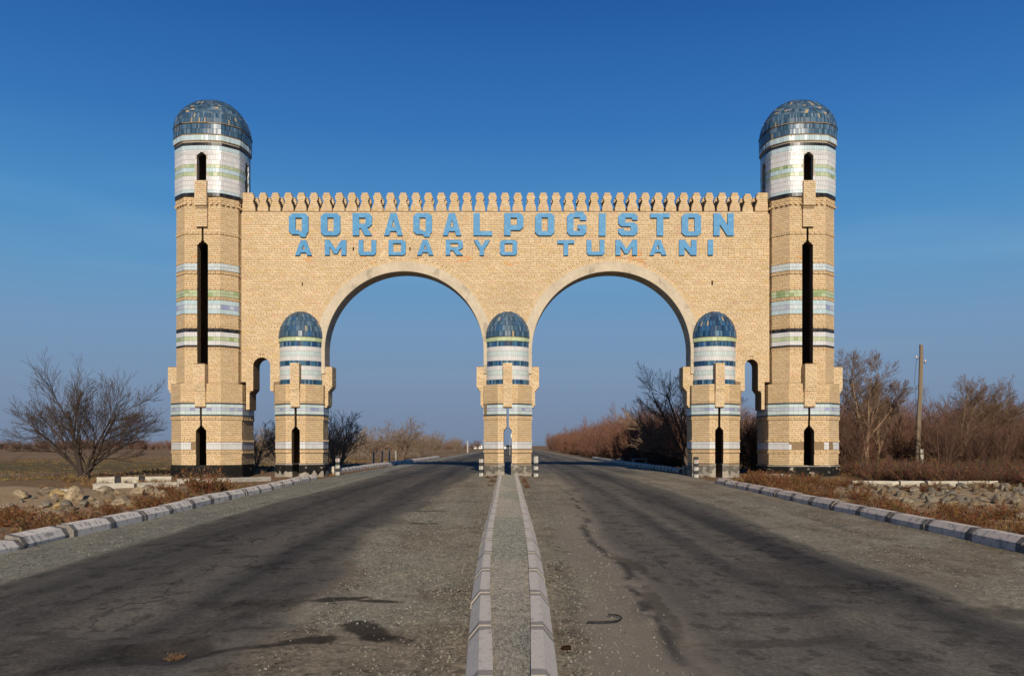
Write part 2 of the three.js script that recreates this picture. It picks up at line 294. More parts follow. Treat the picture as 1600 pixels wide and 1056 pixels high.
function kerbRow(name, pts, L, mats, seed, label, flip) {
  const g = new THREE.Group(); g.name = numbered(name); g.userData = { kind: 'structure', label }; scene.add(g);
  const r = rng(seed), geo = L > 1.2 ? sideGeo : sideGeoShort;
  const total = pts.slice(1).reduce((a, q, i) => a + Math.hypot(q[0] - pts[i][0], q[1] - pts[i][1]), 0);
  const along = (s) => { for (let i = 1; i < pts.length; i++) { const l = Math.hypot(pts[i][0] - pts[i - 1][0], pts[i][1] - pts[i - 1][1]); if (s <= l || i === pts.length - 1) { const t = s / l; return [lerp(pts[i - 1][0], pts[i][0], t), lerp(pts[i - 1][1], pts[i][1], t)]; } s -= l; } };
  for (let s = 0; s + L < total; s += L) {
    const a = along(s), b = along(s + L), m = new THREE.Mesh(geo, mats[Math.floor(r() * mats.length)]);
    m.name = 'kerb_stone'; g.add(m);
    const mx = (a[0] + b[0]) / 2, mz = (a[1] + b[1]) / 2;
    m.position.set(mx + (r() - 0.5) * 0.035, roadY(mz) + (r() - 0.5) * 0.03, mz);
    m.rotation.order = 'YXZ'; m.rotation.set((r() - 0.5) * 0.06, Math.atan2(-(b[1] - a[1]), b[0] - a[0]) + (r() - 0.5) * 0.02, (r() - 0.5) * 0.012);
    if (seed === 5 && mz > 24.2 && mz < 25.7) { m.rotation.x -= 0.2; m.rotation.y += 0.05; m.position.y -= 0.06; m.position.x -= 0.05; }      // one stone has slumped
    if (seed === 5 && mz > 25.7 && mz < 27.2) { m.position.y -= 0.035; m.rotation.z += 0.02; }
  }
  return g;
}
// the stones' road side is -z in their own frame: lay the rows so that it turns to the road
kerbRow('kerb', [[-7.2, 31], [-7.22, 27.2], [-7.3, 22.5], [-7.55, 17], [-7.7, 11], [-7.95, 3.6]].reverse(), 1.5, kerbMats, 5, 'whitewashed kerb stones with dark joint bands in front of the stony ditch with pale boulders');
kerbRow('kerb', [[7.3, 31], [7.34, 24], [7.36, 20], [7.45, 12], [7.5, 6.4]], 1.5, kerbGreyMats, 6, 'greyer kerb stones with dark bands in front of the rubble bank');
kerbRow('kerb', [[-8.75, -4.5], [-8.7, -14], [-8.3, -30], [-8.1, -58]].reverse().reverse(), 1.0, kerbMats, 7, 'kerb stones along the road behind the gateway beside the short posts').children.forEach((m) => { m.rotation.y += Math.PI; });
kerbRow('kerb', [[8.5, -5], [8.3, -16], [8.2, -32], [8.4, -52]].reverse(), 1.0, kerbGreyMats, 8, 'kerb stones along the road behind the gateway beside the reddish thicket').children.forEach((m) => { m.rotation.y += Math.PI; });

// ---------------------------------------------------------------- median
const medianHalf = (z) => { const d = CAM_Z - z; return 0.5 * (d < 8 ? lerp(0.62, 0.78, (d - 5) / 3) : d < 13 ? lerp(0.78, 0.92, (d - 8) / 5) : 0.92); };
const medianX = (z) => lerp(0.01, -0.17, clamp((36 - z) / 35));
{
  const g = new THREE.Group(); g.name = 'median'; g.userData = { kind: 'structure', label: 'narrow raised median of pale kerb stones leading to the middle pillar' }; scene.add(g);
  const prof = [[0, -0.1], [0.02, 0.05], [0.105, 0.155], [0.2, 0.155], [0.205, -0.1]];
  const geo = kerbStone(prof, 1.476), r = rng(12);
  for (let z = 35.0; z > 2.2; z -= 1.47) for (const s of [-1, 1]) {
    const z1 = z - 1.47, zm = (z + z1) / 2, ha = medianHalf(z), hb = medianHalf(z1);
    const ax = medianX(z) + s * ha, bx = medianX(z1) + s * hb;
    const m = new THREE.Mesh(geo, medianMats[Math.floor(r() * 4)]);
    m.name = 'kerb_stone'; g.add(m);
    m.position.set((ax + bx) / 2 + (r() - 0.5) * 0.012, roadY(zm) + (r() - 0.5) * 0.005, zm);
    const dir = s < 0 ? [ax - bx, z - z1] : [bx - ax, z1 - z];
    m.rotation.y = Math.atan2(-dir[1], dir[0]) + Math.PI; m.rotation.z = (r() - 0.5) * 0.003;
    m.rotation.order = 'YXZ';
    m.rotation.x = (r() - 0.5) * 0.02;
  }
  const nz = 120, nx = 6, p = [], u = [], idx = [];
  for (let j = 0; j <= nz; j++) for (let i = 0; i <= nx; i++) { const z = lerp(35.7, 2.25, j / nz), h = medianHalf(z) - 0.195, x = medianX(z) + lerp(-h, h, i / nx); p.push(x, roadY(z) + 0.135 + (fbm(x * 5, z * 2, 3) - 0.5) * 0.03, z); u.push(i / nx, j / nz); }
  for (let j = 0; j < nz; j++) for (let i = 0; i < nx; i++) { const a = j * (nx + 1) + i, b = a + 1, c = a + nx + 1, d = c + 1; idx.push(a, b, d, a, d, c); }
  const fg = new THREE.BufferGeometry(); fg.setAttribute('position', new THREE.Float32BufferAttribute(p, 3)); fg.setAttribute('uv', new THREE.Float32BufferAttribute(u, 2)); fg.setIndex(idx); fg.computeVertexNormals();
  const map = tex(64, 2048, (i, j) => {
    const x = (i / 64) * 0.55, z = j / 2048 * 33.5, n = fbm(x * 30, z * 24, 2), f = vnoise(x * 90, z * 70), grav = smooth(0.46, 0.56, fbm(x * 0.8, z * 0.35 + 3, 3)), crack = smooth(0.03, 0.0, Math.abs(((z + 0.25 * (n - 0.5)) % 2.94) - 1.4)) * 0.5;
    const k = 0.75 + 0.7 * (n - 0.4) + 0.55 * (f - 0.5) + 0.6 * grav * (f - 0.5), c = [lerp(0.62, 0.5, grav), lerp(0.53, 0.46, grav), lerp(0.385, 0.335, grav)];
    return enc(c.map((v) => v * k * (1 - crack)));
  });
  part('fill', fg, std({ map, bumpMap: grainBump, bumpScale: 0.01, roughness: 0.95 }), g);
}
// ---------------------------------------------------------------- the gateway
const CH = 0.083, JOINT = 0.016, BL = 0.262;           // course height, joint, stretcher with joint
const brickMat = std({ vertexColors: true, roughness: 0.92 });
const tileMat = new THREE.MeshPhysicalMaterial({ vertexColors: true, roughness: 0.27, specularIntensity: 0.3 });
const MORTAR = [0.235, 0.16, 0.092];
const coreMat = std({ color: new THREE.Color().setRGB(...MORTAR), roughness: 0.97, bumpMap: grainBump, bumpScale: 0.01 });
const brickR = rng(4021);
function brickTone(warm = 0) {
  const k = 0.9 + 0.17 * brickR(), q = brickR();
  let c = [0.575, 0.43, 0.26];
  if (q < 0.05) c = [0.58, 0.385, 0.245]; else if (q < 0.16) c = [0.56, 0.4, 0.21]; else if (q < 0.4) c = [0.605, 0.46, 0.29];
  if (warm) c = [lerp(c[0], 0.545, warm), lerp(c[1], 0.37, warm), lerp(c[2], 0.19, warm)];
  return c.map((v) => v * k);
}
const gate = thing('gateway', 'buff brick road gateway with two round arches, corner towers and blue tiled domes', 'gateway');

// polar outlines: distance from the axis towards azimuth a (0 faces the camera side, +z; 90 degrees is +x)
function octRadius(hx, hz, e) { return (a) => { const s = Math.abs(Math.sin(a)), c = Math.abs(Math.cos(a)); return Math.min(s > 1e-9 ? hx / s : 1e9, c > 1e-9 ? hz / c : 1e9, (hx + hz - e) / (s + c)); }; }
const blendRadius = (f, r, t) => (a) => lerp(f(a), r, t);
function cornerAngles(hx, hz, e) { const o = []; for (const [x, z] of [[hx - e, hz], [hx, hz - e], [hx, -hz + e], [hx - e, -hz], [-hx + e, -hz], [-hx, -hz + e], [-hx, hz - e], [-hx + e, hz]]) o.push((Math.atan2(x, z) + 2 * Math.PI) % (2 * Math.PI)); return o; }
// one storey of a hollow shaft between heights y0 and y1, cut by upright slots; slots: {az, w}
function shell(R, thick, y0, y1, slots, extra, samples = 0) {
  const geos = [], TWO = 2 * Math.PI;
  const inner = (a) => R(a) - thick;
  const cut = (f, az, w) => { let a = 0.1; for (let i = 0; i < 12; i++) a = Math.asin(clamp(w / f(az + a), -1, 1)); return a; };
  const list = slots.length ? [...slots].sort((a, b) => a.az - b.az) : [{ az: Math.PI, w: 0 }];
  const angles = [...extra]; for (let i = 0; i < samples; i++) angles.push(i / samples * TWO);
  list.forEach((s, i) => {
    const t = list[(i + 1) % list.length], from = s.az, to = t.az + (i + 1 >= list.length ? TWO : 0);
    const run = (f) => { const a0 = from + cut(f, from, s.w / 2), a1 = to - cut(f, to, t.w / 2), q = [a0, a1]; for (const a of angles) for (const k of [0, TWO]) if (a + k > a0 + 1e-4 && a + k < a1 - 1e-4) q.push(a + k); return q.sort((a, b) => a - b).map((a) => new THREE.Vector2(f(a) * Math.sin(a), -f(a) * Math.cos(a))); };
    const shape = new THREE.Shape([...run(R), ...run(inner).reverse()]);
    const g = new THREE.ExtrudeGeometry(shape, { depth: y1 - y0, bevelEnabled: false });
    g.rotateX(-Math.PI / 2); g.translate(0, y0, 0);
    geos.push(g);
  });
  return geos;
}
// the flat face of an outline: left end, right end (seen from outside) in x, z
const face = (P0, P1, cx, cz) => { const dx = P1[0] - P0[0], dz = P1[1] - P0[1], L = Math.hypot(dx, dz); return { O: [cx + P0[0], 0, cz + P0[1]], U: [dx / L, 0, dz / L], N: [-dz / L, 0, dx / L], L }; };
function octFaces(hx, hz, e, cx, cz) {
  const f = (a, b) => face(a, b, cx, cz);
  return { front: f([-hx + e, hz], [hx - e, hz]), frontRight: f([hx - e, hz], [hx, hz - e]), right: f([hx, hz - e], [hx, -hz + e]), frontLeft: f([-hx, hz - e], [-hx + e, hz]), left: f([-hx, -hz + e], [-hx, hz - e]) };
}
const emitTo = (F) => (f, u0, u1, v0, v1, n0, n1, col) => F.box(f.O, f.U, Y, f.N, u0, u1, v0, v1, n0, n1, col);
// a few bricks stained orange below the lettering
const RUST = [[-0.1, 9.6, 0.5], [-2.2, 9.75, 0.5], [5.4, 9.75, 0.9], [-6.5, 9.7, 0.5], [7.6, 9.5, 0.4], [-9.2, 9.7, 0.35]];
const rusted = (x, y) => RUST.some(([a, b, r]) => ((x - a) / r) ** 2 + ((y - b) / (r * 0.45)) ** 2 < brickR() * 0.9 && brickR() < 0.55);
// running bond over a face; free(y, v0, v1) gives the open stretches [u0, u1] of a course
function layBricks(emit, f, y0, y1, free, o = {}) {
  const c0 = Math.round(y0 / CH), c1 = Math.round(y1 / CH), proud = o.proud ?? 0.011;
  for (let c = c0; c < c1; c++) {
    const v0 = c * CH + JOINT / 2, v1 = (c + 1) * CH - JOINT / 2, header = o.header ?? (c % 7 === 3);
    const step = header ? BL / 2 : BL, phase = ((c * 0.37) % 1) * step + (brickR() - 0.5) * 0.06;
    const spans = free ? free((v0 + v1) / 2, v0, v1) : [[0, f.L]];
    const rise = (brickR() - 0.5) * 0.003;
    for (const [a, b] of spans) {
      let u = a;
      let e = a + (step - ((((a + phase) % step) + step) % step));
      if (e - u < 0.06) e += step;
      while (u < b - 0.02) {
        let end = Math.min(e, b);
        if (b - end < 0.055) end = b;
        const n1 = proud + (brickR() - 0.5) * 0.006;
        const gx = f.O[0] + f.U[0] * (u + end) / 2, batch = 0.91 + 0.2 * fbm(gx * 0.7 + 40, v0 * 0.9 + f.O[2], 3), tone = rusted(gx, v0) ? [0.6 * batch, 0.33 * batch, 0.15 * batch] : brickTone(o.warm).map((v) => v * batch);
        emit(f, u + (u === a ? 0.001 : JOINT / 2), end - (end === b ? 0.001 : JOINT / 2), v0 + rise, v1 + rise, -0.02, n1, tone);
        u = end; e = end + step + (brickR() - 0.5) * 0.018;
      }
    }
  }
}
// a saw-tooth course: header bricks, every second one standing out
function layDentils(emit, f, y0, y1, free, o = {}) {
  const spans = free ? free((y0 + y1) / 2, y0, y1) : [[0, f.L]];
  for (const [a, b] of spans) {
    const n = Math.max(1, Math.round((b - a) / 0.118)), w = (b - a) / n;
    for (let i = 0; i < n; i++) emit(f, a + i * w + 0.008, a + (i + 1) * w - 0.008, y0 + 0.006, y1 - 0.006, -0.02, (i % 2 ? 0.004 : o.proud ?? 0.045), brickTone(o.warm ?? 0.4).map((v) => v * 0.95));
  }
}
const tileR = rng(99);
const jit = (c, k = 0.12, r = tileR) => { const m = 1 + (r() - 0.5) * 2 * k; return [c[0] * m * (1 + (r() - 0.5) * 0.06), c[1] * m, c[2] * m * (1 + (r() - 0.5) * 0.06)]; };
const GLAZE = {
  white: () => jit([0.53, 0.52, 0.505], 0.06), pale: () => jit([0.44, 0.51, 0.49], 0.06), sky: () => jit([0.4, 0.49, 0.51], 0.07), grey: () => jit([0.46, 0.5, 0.5], 0.08), lilac: () => tileR() < 0.3 ? jit([0.26, 0.28, 0.42], 0.1) : jit([0.38, 0.41, 0.47], 0.1),
  green: () => tileR() < 0.16 ? jit([0.24, 0.3, 0.14], 0.15) : jit([0.38, 0.42, 0.26], 0.1), black: () => jit([0.022, 0.022, 0.026], 0.5), teal: () => jit([0.02, 0.055, 0.085], 0.4), leaf: () => jit([0.4, 0.47, 0.28], 0.06),
  navy: () => { const q = tileR(); return q < 0.35 ? jit([0.018, 0.05, 0.1], 0.4) : q < 0.7 ? jit([0.035, 0.1, 0.17], 0.35) : q < 0.9 ? jit([0.09, 0.16, 0.21], 0.3) : jit([0.02, 0.05, 0.15], 0.3); },
  dome: () => { const q = tileR(); return q < 0.3 ? jit([0.032, 0.068, 0.11], 0.25) : q < 0.75 ? jit([0.054, 0.102, 0.155], 0.2) : q < 0.94 ? jit([0.1, 0.155, 0.21], 0.2) : jit([0.03, 0.08, 0.17], 0.2); },
  domeBlue: () => { const q = tileR(); return q < 0.45 ? jit([0.016, 0.045, 0.1], 0.4) : q < 0.8 ? jit([0.03, 0.085, 0.17], 0.3) : jit([0.07, 0.13, 0.19], 0.3); },
};
// rows of tiles on a face: [from, to, tile width, glaze]
function layTiles(emit, f, rows, free, lost) {
  for (const [y0, y1, w, glaze] of rows) for (const [a, b] of free ? free((y0 + y1) / 2, y0, y1) : [[0, f.L]]) {
    const n = Math.max(1, Math.round((b - a) / w)), s = (b - a) / n;
    for (let i = 0; i < n; i++) {
      if (lost && lost(f, a + (i + 0.5) * s, (y0 + y1) / 2)) continue;
      emit(f, a + i * s + 0.003, a + (i + 1) * s - 0.003, y0 + 0.003, y1 - 0.003, -0.01, 0.016 + (tileR() - 0.5) * 0.003, GLAZE[glaze]());
    }
  }
}
const GROUT = [0.42, 0.36, 0.28];
const groutMat = std({ color: new THREE.Color().setRGB(...GROUT), roughness: 0.95 });
const sandMat = std({ color: new THREE.Color().setRGB(0.4, 0.3, 0.18), roughness: 0.97, bumpMap: grainBump, bumpScale: 0.02 });

// a bracket of brick that stands out from a shaft towards azimuth az; layers: [y0, y1, half width, out]
function bracket(parent, cx, cz, az, back, layers, name = 'corbel') {
  const F = new Faces(), emit = emitTo(F), s = Math.sin(az), c = Math.cos(az), N = [s, 0, c], U = [c, 0, -s];
  for (const [y0, y1, hw, out] of layers) {
    const O = [cx, 0, cz];
    F.closed(O, U, Y, N, -hw, hw, y0, y1, back, out - 0.002, MORTAR);
    const pt = (u, n) => [U[0] * u + N[0] * n, U[2] * u + N[2] * n];
    layBricks(emit, face(pt(-hw, out), pt(hw, out), cx, cz), y0, y1, null, { header: false });
    layBricks(emit, face(pt(hw, out), pt(hw, back), cx, cz), y0, y1);
    layBricks(emit, face(pt(-hw, back), pt(-hw, out), cx, cz), y0, y1);
  }
  return part(name, F.geometry(), brickMat, parent);
}
// a ring or a dome of tiles: rows [radius scale at bottom, y bottom, scale at top, y top, tile width, glaze, share lost]
function tileRing(F, R, cx, cz, rows, skip, out = 0.016) {
  for (const [s0, y0, s1, y1, w, glaze, lost = 0, tilt = 0.02] of rows) {
    const mean = R(0.4) * (s0 + s1) / 2, n = Math.max(6, Math.round(2 * Math.PI * mean / w)), ph = tileR();
    for (let i = 0; i < n; i++) {
      const a0 = (i + ph) / n * 2 * Math.PI, a1 = a0 + 2 * Math.PI / n, am = (a0 + a1) / 2;
      if (tileR() < lost) continue;
      if (skip && skip(((am + Math.PI) % (2 * Math.PI)) - Math.PI, (y0 + y1) / 2, R(am) * (s0 + s1) / 2)) continue;
      const g = 0.03, P = (a, s, y, o) => { const r = R(a) * s + o; return [cx + r * Math.sin(a), y, cz + r * Math.cos(a)]; };
      const t = (tileR() - 0.5) * tilt, tb = (tileR() - 0.5) * tilt, dy = (y1 - y0) * 0.02, ga = (a1 - a0) * g, gy = Math.min(0.003, dy + 0.001);
      const q = [P(a0 + ga, s0, y0 + gy, out + t), P(a1 - ga, s0, y0 + gy, out - t), P(a1 - ga, s1, y1 - gy, out - t + tb), P(a0 + ga, s1, y1 - gy, out + t + tb)];
      const e1 = q[1].map((v, k) => v - q[0][k]), e2 = q[3].map((v, k) => v - q[0][k]);
      const nn = [e1[1] * e2[2] - e1[2] * e2[1], e1[2] * e2[0] - e1[0] * e2[2], e1[0] * e2[1] - e1[1] * e2[0]], l = Math.hypot(...nn) || 1;
      const nrm = nn.map((v) => v / l), col = GLAZE[glaze]();
      F.quad(q[0], q[1], q[2], q[3], nrm, col);
      const b = [P(a0 + ga, s0, y0 + gy, -0.01), P(a1 - ga, s0, y0 + gy, -0.01), P(a1 - ga, s1, y1 - gy, -0.01), P(a0 + ga, s1, y1 - gy, -0.01)];
      const side = [Math.cos(am), 0, -Math.sin(am)];
      F.quad(q[1], b[1], b[2], q[2], side, col); F.quad(b[0], q[0], q[3], b[3], side.map((v) => -v), col);
      F.quad(q[3], q[2], b[2], b[3], [0, 1, 0], col); F.quad(b[0], b[1], q[1], q[0], [0, -1, 0], col);
    }
  }
}
// a smooth skin under the tiles
function skin(R, cx, cz, prof, seg = 96) {
  const p = [], idx = [], u = [];
  prof.forEach(([s, y], j) => { for (let i = 0; i <= seg; i++) { const a = i / seg * 2 * Math.PI, r = R(a) * s; p.push(cx + r * Math.sin(a), y, cz + r * Math.cos(a)); u.push(a * 1.5, y); } });
  for (let j = 0; j < prof.length - 1; j++) for (let i = 0; i < seg; i++) { const a = j * (seg + 1) + i, b = a + 1, c = a + seg + 1, d = c + 1; idx.push(a, b, d, a, d, c); }
  const g = new THREE.BufferGeometry(); g.setAttribute('position', new THREE.Float32BufferAttribute(p, 3)); g.setAttribute('uv', new THREE.Float32BufferAttribute(u, 2)); g.setIndex(idx); g.computeVertexNormals();
  return g;
}
const strip = (g) => { const o = g.index ? g.toNonIndexed() : g; for (const k of Object.keys(o.attributes)) if (!['position', 'normal', 'uv'].includes(k)) o.deleteAttribute(k); return o; };
const joined = (list) => mergeGeometries(list.map(strip));

// tar-black or bare concrete plinth paint: worn patches with ragged outlines where the photograph shows them
function plinthPaint(seed, tar, low, size) {
  return tex(512, 128, (i, j) => {
    const v = j / 128, n = fbm(i / 34 + seed * 13, j / 34, 5), m = fbm(i / 6 + seed, j / 6, 3);
    const bare = Math.max(smooth(0.0, 0.05, low * (0.4 + 1.2 * fbm(i / 26 + seed * 5, 3, 3)) - v), smooth(size, size + 0.04, n));
    const t = tar.map((c) => c * (0.7 + 0.7 * m) + 0.008 * smooth(0.55, 0.7, n)), g = [0.3, 0.26, 0.21].map((c) => c * (0.75 + 0.5 * m));
    return enc(t.map((c, k) => lerp(c, g[k], bare)));
  });
}
const PLINTH = {
  tar: std({ map: at(plinthPaint(1, [0.013, 0.012, 0.011], 0.02, 0.8), 0.16, 1.8), roughness: 0.92 }),
  tarWorn: std({ map: at(plinthPaint(2, [0.014, 0.013, 0.012], 0.1, 0.72), 0.2, 1.8), roughness: 0.92 }),
  tarPeeling: std({ map: at(plinthPaint(3, [0.015, 0.014, 0.013], 0.42, 0.75), 0.25, 1.6), roughness: 0.92 }),
  bare: std({ map: at(plinthPaint(6, [0.13, 0.115, 0.095], 0.45, 0.6), 0.25, 1.7), roughness: 0.92 }),
};
// a plinth: quads round an outline with uv in metres (top at v where the paint starts)
function plinth(hx, hz, e, y0, y1, slot, seed) {
  const F = new Faces();
  const pts = [[-slot / 2, hz], [-hx + e, hz], [-hx, hz - e], [-hx, -hz + e], [-hx + e, -hz], [-slot / 2, -hz]], mirror = (q) => [-q[0], q[1]];
  const runs = slot ? [pts.slice().reverse(), pts.map(mirror)] : [[...pts.slice().reverse(), ...pts.map(mirror)]];
  const quadW = (a, b, inn) => { const dx = b[0] - a[0], dz = b[1] - a[1], L = Math.hypot(dx, dz) || 1, n = [-dz / L, 0, dx / L], u0 = inn + seed; F.quad([a[0], y0, a[1]], [b[0], y0, b[1]], [b[0], y1, b[1]], [a[0], y1, a[1]], n, [1, 1, 1], [u0, 0, u0 + L, 0, u0 + L, y1 - y0, u0, y1 - y0]); return L; };
  for (const run of runs) {
    let s = 0;
    for (let i = 0; i < run.length - 1; i++) s += quadW(run[i], run[i + 1], s);
    if (slot) { const x = run[0][0]; const a = [x, hz], b = [x, -hz]; if (x < 0) quadW(a, b, 3); else quadW(b, a, 5); }
    const cx = slot ? (run[0][0] < 0 ? -hx / 2 : hx / 2) : 0;
    for (let i = 0; i < run.length - 1; i++) { const a = run[i], b = run[i + 1], k = F.p.length / 3; F.p.push(a[0], y1, a[1], b[0], y1, b[1], cx, y1, 0); F.n.push(0, 1, 0, 0, 1, 0, 0, 1, 0); F.c.push(1, 1, 1, 1, 1, 1, 1, 1, 1); F.u.push(0.1, 0.1, 0.2, 0.1, 0.2, 0.2); F.i.push(k, k + 1, k + 2); }
    if (slot) { const a = run[0], b = run[run.length - 1], k = F.p.length / 3; F.p.push(b[0], y1, b[1], a[0], y1, a[1], cx, y1, 0); F.n.push(0, 1, 0, 0, 1, 0, 0, 1, 0); F.c.push(1, 1, 1, 1, 1, 1, 1, 1, 1); F.u.push(0.1, 0.1, 0.2, 0.1, 0.2, 0.2); F.i.push(k, k + 1, k + 2); }
  }
  return F.geometry();
}
// width of an arrow slit at height y: [neck from, neck to, flare to, bottom, neck width, slot width]
const slitWidth = (y, s) => y > s.top || y < s.bottom ? 0 : y > s.neck ? s.nw : y > s.flare ? lerp(s.w, s.nw, (y - s.flare) / (s.neck - s.flare)) : s.w;
// split a height range at every course where slits change
function storeys(R, thick, y0, y1, slitAt, extra, samples) {
  const g = [];
  let y = y0;
  const ws = (q) => slitAt(q).map((s) => s.w.toFixed(3)).join();
  while (y < y1 - 1e-6) {
    const step = CH / 3; let e = Math.min(y1, (Math.floor(y / step + 1e-6) + 1) * step);
    const key = ws((y + e) / 2);
    while (e < y1 - 1e-6) { const n = Math.min(y1, e + step); if (ws((e + n) / 2) !== key) break; e = n; }
    g.push(...shell(R, thick, y, e, slitAt((y + e) / 2).filter((s) => s.w > 0), extra, samples));
    y = e;
  }
  return g;
}
const slitFree = (f, s) => (y) => { const w = slitWidth(y, s); return w > 0 ? [[0, f.L / 2 - w / 2], [f.L / 2 + w / 2, f.L]] : [[0, f.L]]; };

// ---------------- corner towers
function tower(cx, label, opt) {
  const t = new THREE.Group(); t.name = 'tower'; t.userData = { label }; t.position.set(cx, 0, -0.5); gate.add(t);
  const F = new Faces(), emit = emitTo(F), core = [];
  const B0 = { hx: 1.545, hz: 1.545, e: 0.68 }, B1 = { hx: 1.585, hz: 1.585, e: 0.695 }, S = { hx: 1.375, hz: 1.375, e: 0.583 };
  const lower = { top: 4.0, neck: 2.23, flare: 2.01, bottom: 0.5, nw: 0.09, w: 0.46 }, upper = { top: 11.3, neck: 10.37, flare: 10.19, bottom: 4.2, nw: 0.09, w: 0.48 };
  const fb = (s) => (y) => { const w = slitWidth(y, s); return w ? [{ az: 0, w }, { az: Math.PI, w }] : []; };
  const add = (o, y0, y1, s) => core.push(...storeys(octRadius(o.hx, o.hz, o.e), 0.45, y0, y1, fb(s), cornerAngles(o.hx, o.hz, o.e)));
  const band0 = { hx: 1.56, hz: 1.56, e: 0.685 };
  add(B0, 0.45, 1.004, lower); add(band0, 1.004, 1.66, lower); add(band0, 1.66, 2.47, lower); add(B1, 2.47, 4.09, lower);
  add(S, 4.05, 11.94, upper);
  const C = { hx: 1.4, hz: 1.4, e: 0.595 };
  add(C, 11.94, 12.31, { top: 0, bottom: 0 });
  part('mortar_bed', joined(core), coreMat, t);
  const faces = (o) => Object.values(octFaces(o.hx, o.hz, o.e, 0, 0));
  const spans = (f, s, i) => i === 0 ? slitFree(f, s) : null;
  const lay = (o, y0, y1, s, q) => faces(o).forEach((f, i) => layBricks(emit, f, y0, y1, spans(f, s, i), q));
  const dent = (o, y0, y1, s, q) => faces(o).forEach((f, i) => layDentils(emit, f, y0, y1, spans(f, s, i), q));
  const W = { warm: 0.25 };
  lay(B0, 0.5, 1.0, lower, W); dent(band0, 1.004, 1.085, lower); lay(band0, 1.085, 1.17, lower, { header: true, warm: 0.6, proud: 0.03 });
  dent(band0, 1.51, 1.59, lower); lay(band0, 1.58, 1.66, lower, { header: true, warm: 0.7, proud: 0.02 });
  lay(band0, 1.66, 2.49, lower, W); dent(B1, 2.49, 2.575, lower, { proud: 0.03 }); lay(B1, 2.575, 2.66, lower, { header: true, warm: 0.7, proud: 0.02 });
  dent(B1, 3.24, 3.32, lower, { proud: 0.02 }); lay(B1, 3.32, 4.07, lower, { warm: 0.35 });
  for (const [a, b] of [[4.07, 5.56], [5.69, 5.71], [6.64, 6.56], [5.71, 5.71]]) if (b > a) lay(S, a, b, upper, W);
  const D = [[5.56, 5.68], [6.53, 6.64], [7.03, 7.14], [7.78, 7.9], [8.21, 8.33], [8.92, 9.05], [9.38, 9.49], [10.66, 10.8]];
  for (const [a, b] of D) { dent(S, a, (a + b) / 2 + 0.01, upper, { proud: 0.035 }); dent(S, (a + b) / 2 + 0.012, b, upper, { proud: 0.02 }); }
  for (const [a, b] of [[7.14 - 0.5, 7.03], [8.33, 8.92], [9.49, 10.66], [10.8, 11.94]]) lay(S, a, b, upper, W);
  dent(C, 11.94, 12.02, { top: 0, bottom: 0 }, { proud: 0.085 }); lay(C, 12.02, 12.12, { top: 0, bottom: 0 }, { warm: 0.5 }); dent(C, 12.12, 12.2, { top: 0, bottom: 0 }, { proud: 0.03 }); lay(C, 12.2, 12.29, { top: 0, bottom: 0 }, { warm: 0.4 });
  part('brickwork', F.geometry(), brickMat, t, 'stuff');
  // glazed bands on the shaft
  const band = (o, rows, s, lost) => { const T = new Faces(), e = emitTo(T); faces(o).forEach((f, i) => layTiles(e, f, rows, spans(f, s, i), lost && ((ff, u, y) => lost(i, u, y, ff)))); part('tile_band', T.geometry(), tileMat, t, 'stuff'); };
  band(band0, [[1.18, 1.40, 0.108, 'white'], [1.405, 1.5, 0.2, 'white']], lower, opt.lost);
  band(B1, [[2.665, 2.71, 0.2, 'teal'], [2.715, 2.88, 0.2, 'pale'], [2.885, 3.02, 0.21, 'lilac'], [3.025, 3.17, 0.2, 'pale'], [3.175, 3.222, 0.2, 'teal']], lower);
  band(S, [[5.71, 5.775, 0.2, 'black'], [5.78, 5.97, 0.11, 'white'], [5.975, 6.145, 0.19, 'green'], [6.15, 6.355, 0.11, 'white'], [6.36, 6.505, 0.14, 'black']], upper);
  band(S, [[7.165, 7.36, 0.13, 'sky'], [7.365, 7.555, 0.2, 'grey'], [7.56, 7.755, 0.13, 'sky']], upper);
  { const T = new Faces(), e = emitTo(T); for (const k of ['frontRight', 'frontLeft']) { const f = octFaces(S.hx, S.hz, S.e, 0, 0)[k]; for (let q = 0; q < 4; q++) e(f, f.L * q / 4 + 0.004, f.L * (q + 1) / 4 - 0.004, 7.37, 7.55, -0.01, 0.021, GLAZE.lilac()); } part('tile_band', T.geometry(), tileMat, t, 'stuff'); }
  band(S, [[7.915, 8.055, 0.2, 'green'], [8.06, 8.2, 0.2, 'green']], upper);
  band(S, [[9.08, 9.22, 0.15, 'grey'], [9.225, 9.37, 0.15, 'grey']], upper);
  // plinth
  part('plinth', plinth(opt.plinthHalf, opt.plinthHalf, 0.7, -0.12, 0.5, 0, opt.seed), opt.plinthMat, t);
  // corbels: lower ones on all sides over the slit, upper one under the drum window
  const low = (dx) => [[3.03, 3.735, 0.225, 1.7 + dx], [3.735, 3.82, 0.235, 1.75 + dx], [3.82, 3.9, 0.24, 1.79 + dx], [3.9, 4.93, 0.245, 1.83 + dx]];
  bracket(t, 0, 0, 0, 1.2, low(0)); bracket(t, 0, 0, opt.outer, 1.2, low(0.14));
  bracket(t, 0, 0, 0, 1.2, [[10.97, 11.75, 0.235, 1.52], [11.75, 11.83, 0.24, 1.56], [11.83, 11.91, 0.25, 1.61], [11.91, 12.95, 0.255, 1.65]]);
  // drum: an octagon with softened corners
  const RD = blendRadius(octRadius(1.5, 1.5, 0.63), 1.56, 0.42);
  const win = { top: 14.26, neck: 14.25, flare: 14.08, bottom: 12.4, nw: 0.02, w: 0.42 };
  const four = (y) => { const w = slitWidth(y, win); return w ? [0, 0.5, 1, 1.5].map((k) => ({ az: k * Math.PI, w })) : []; };
  part('drum', joined(storeys((a) => RD(a) - 0.005, 0.3, 12.3, 15.0, four, [], 72)), groutMat, t);
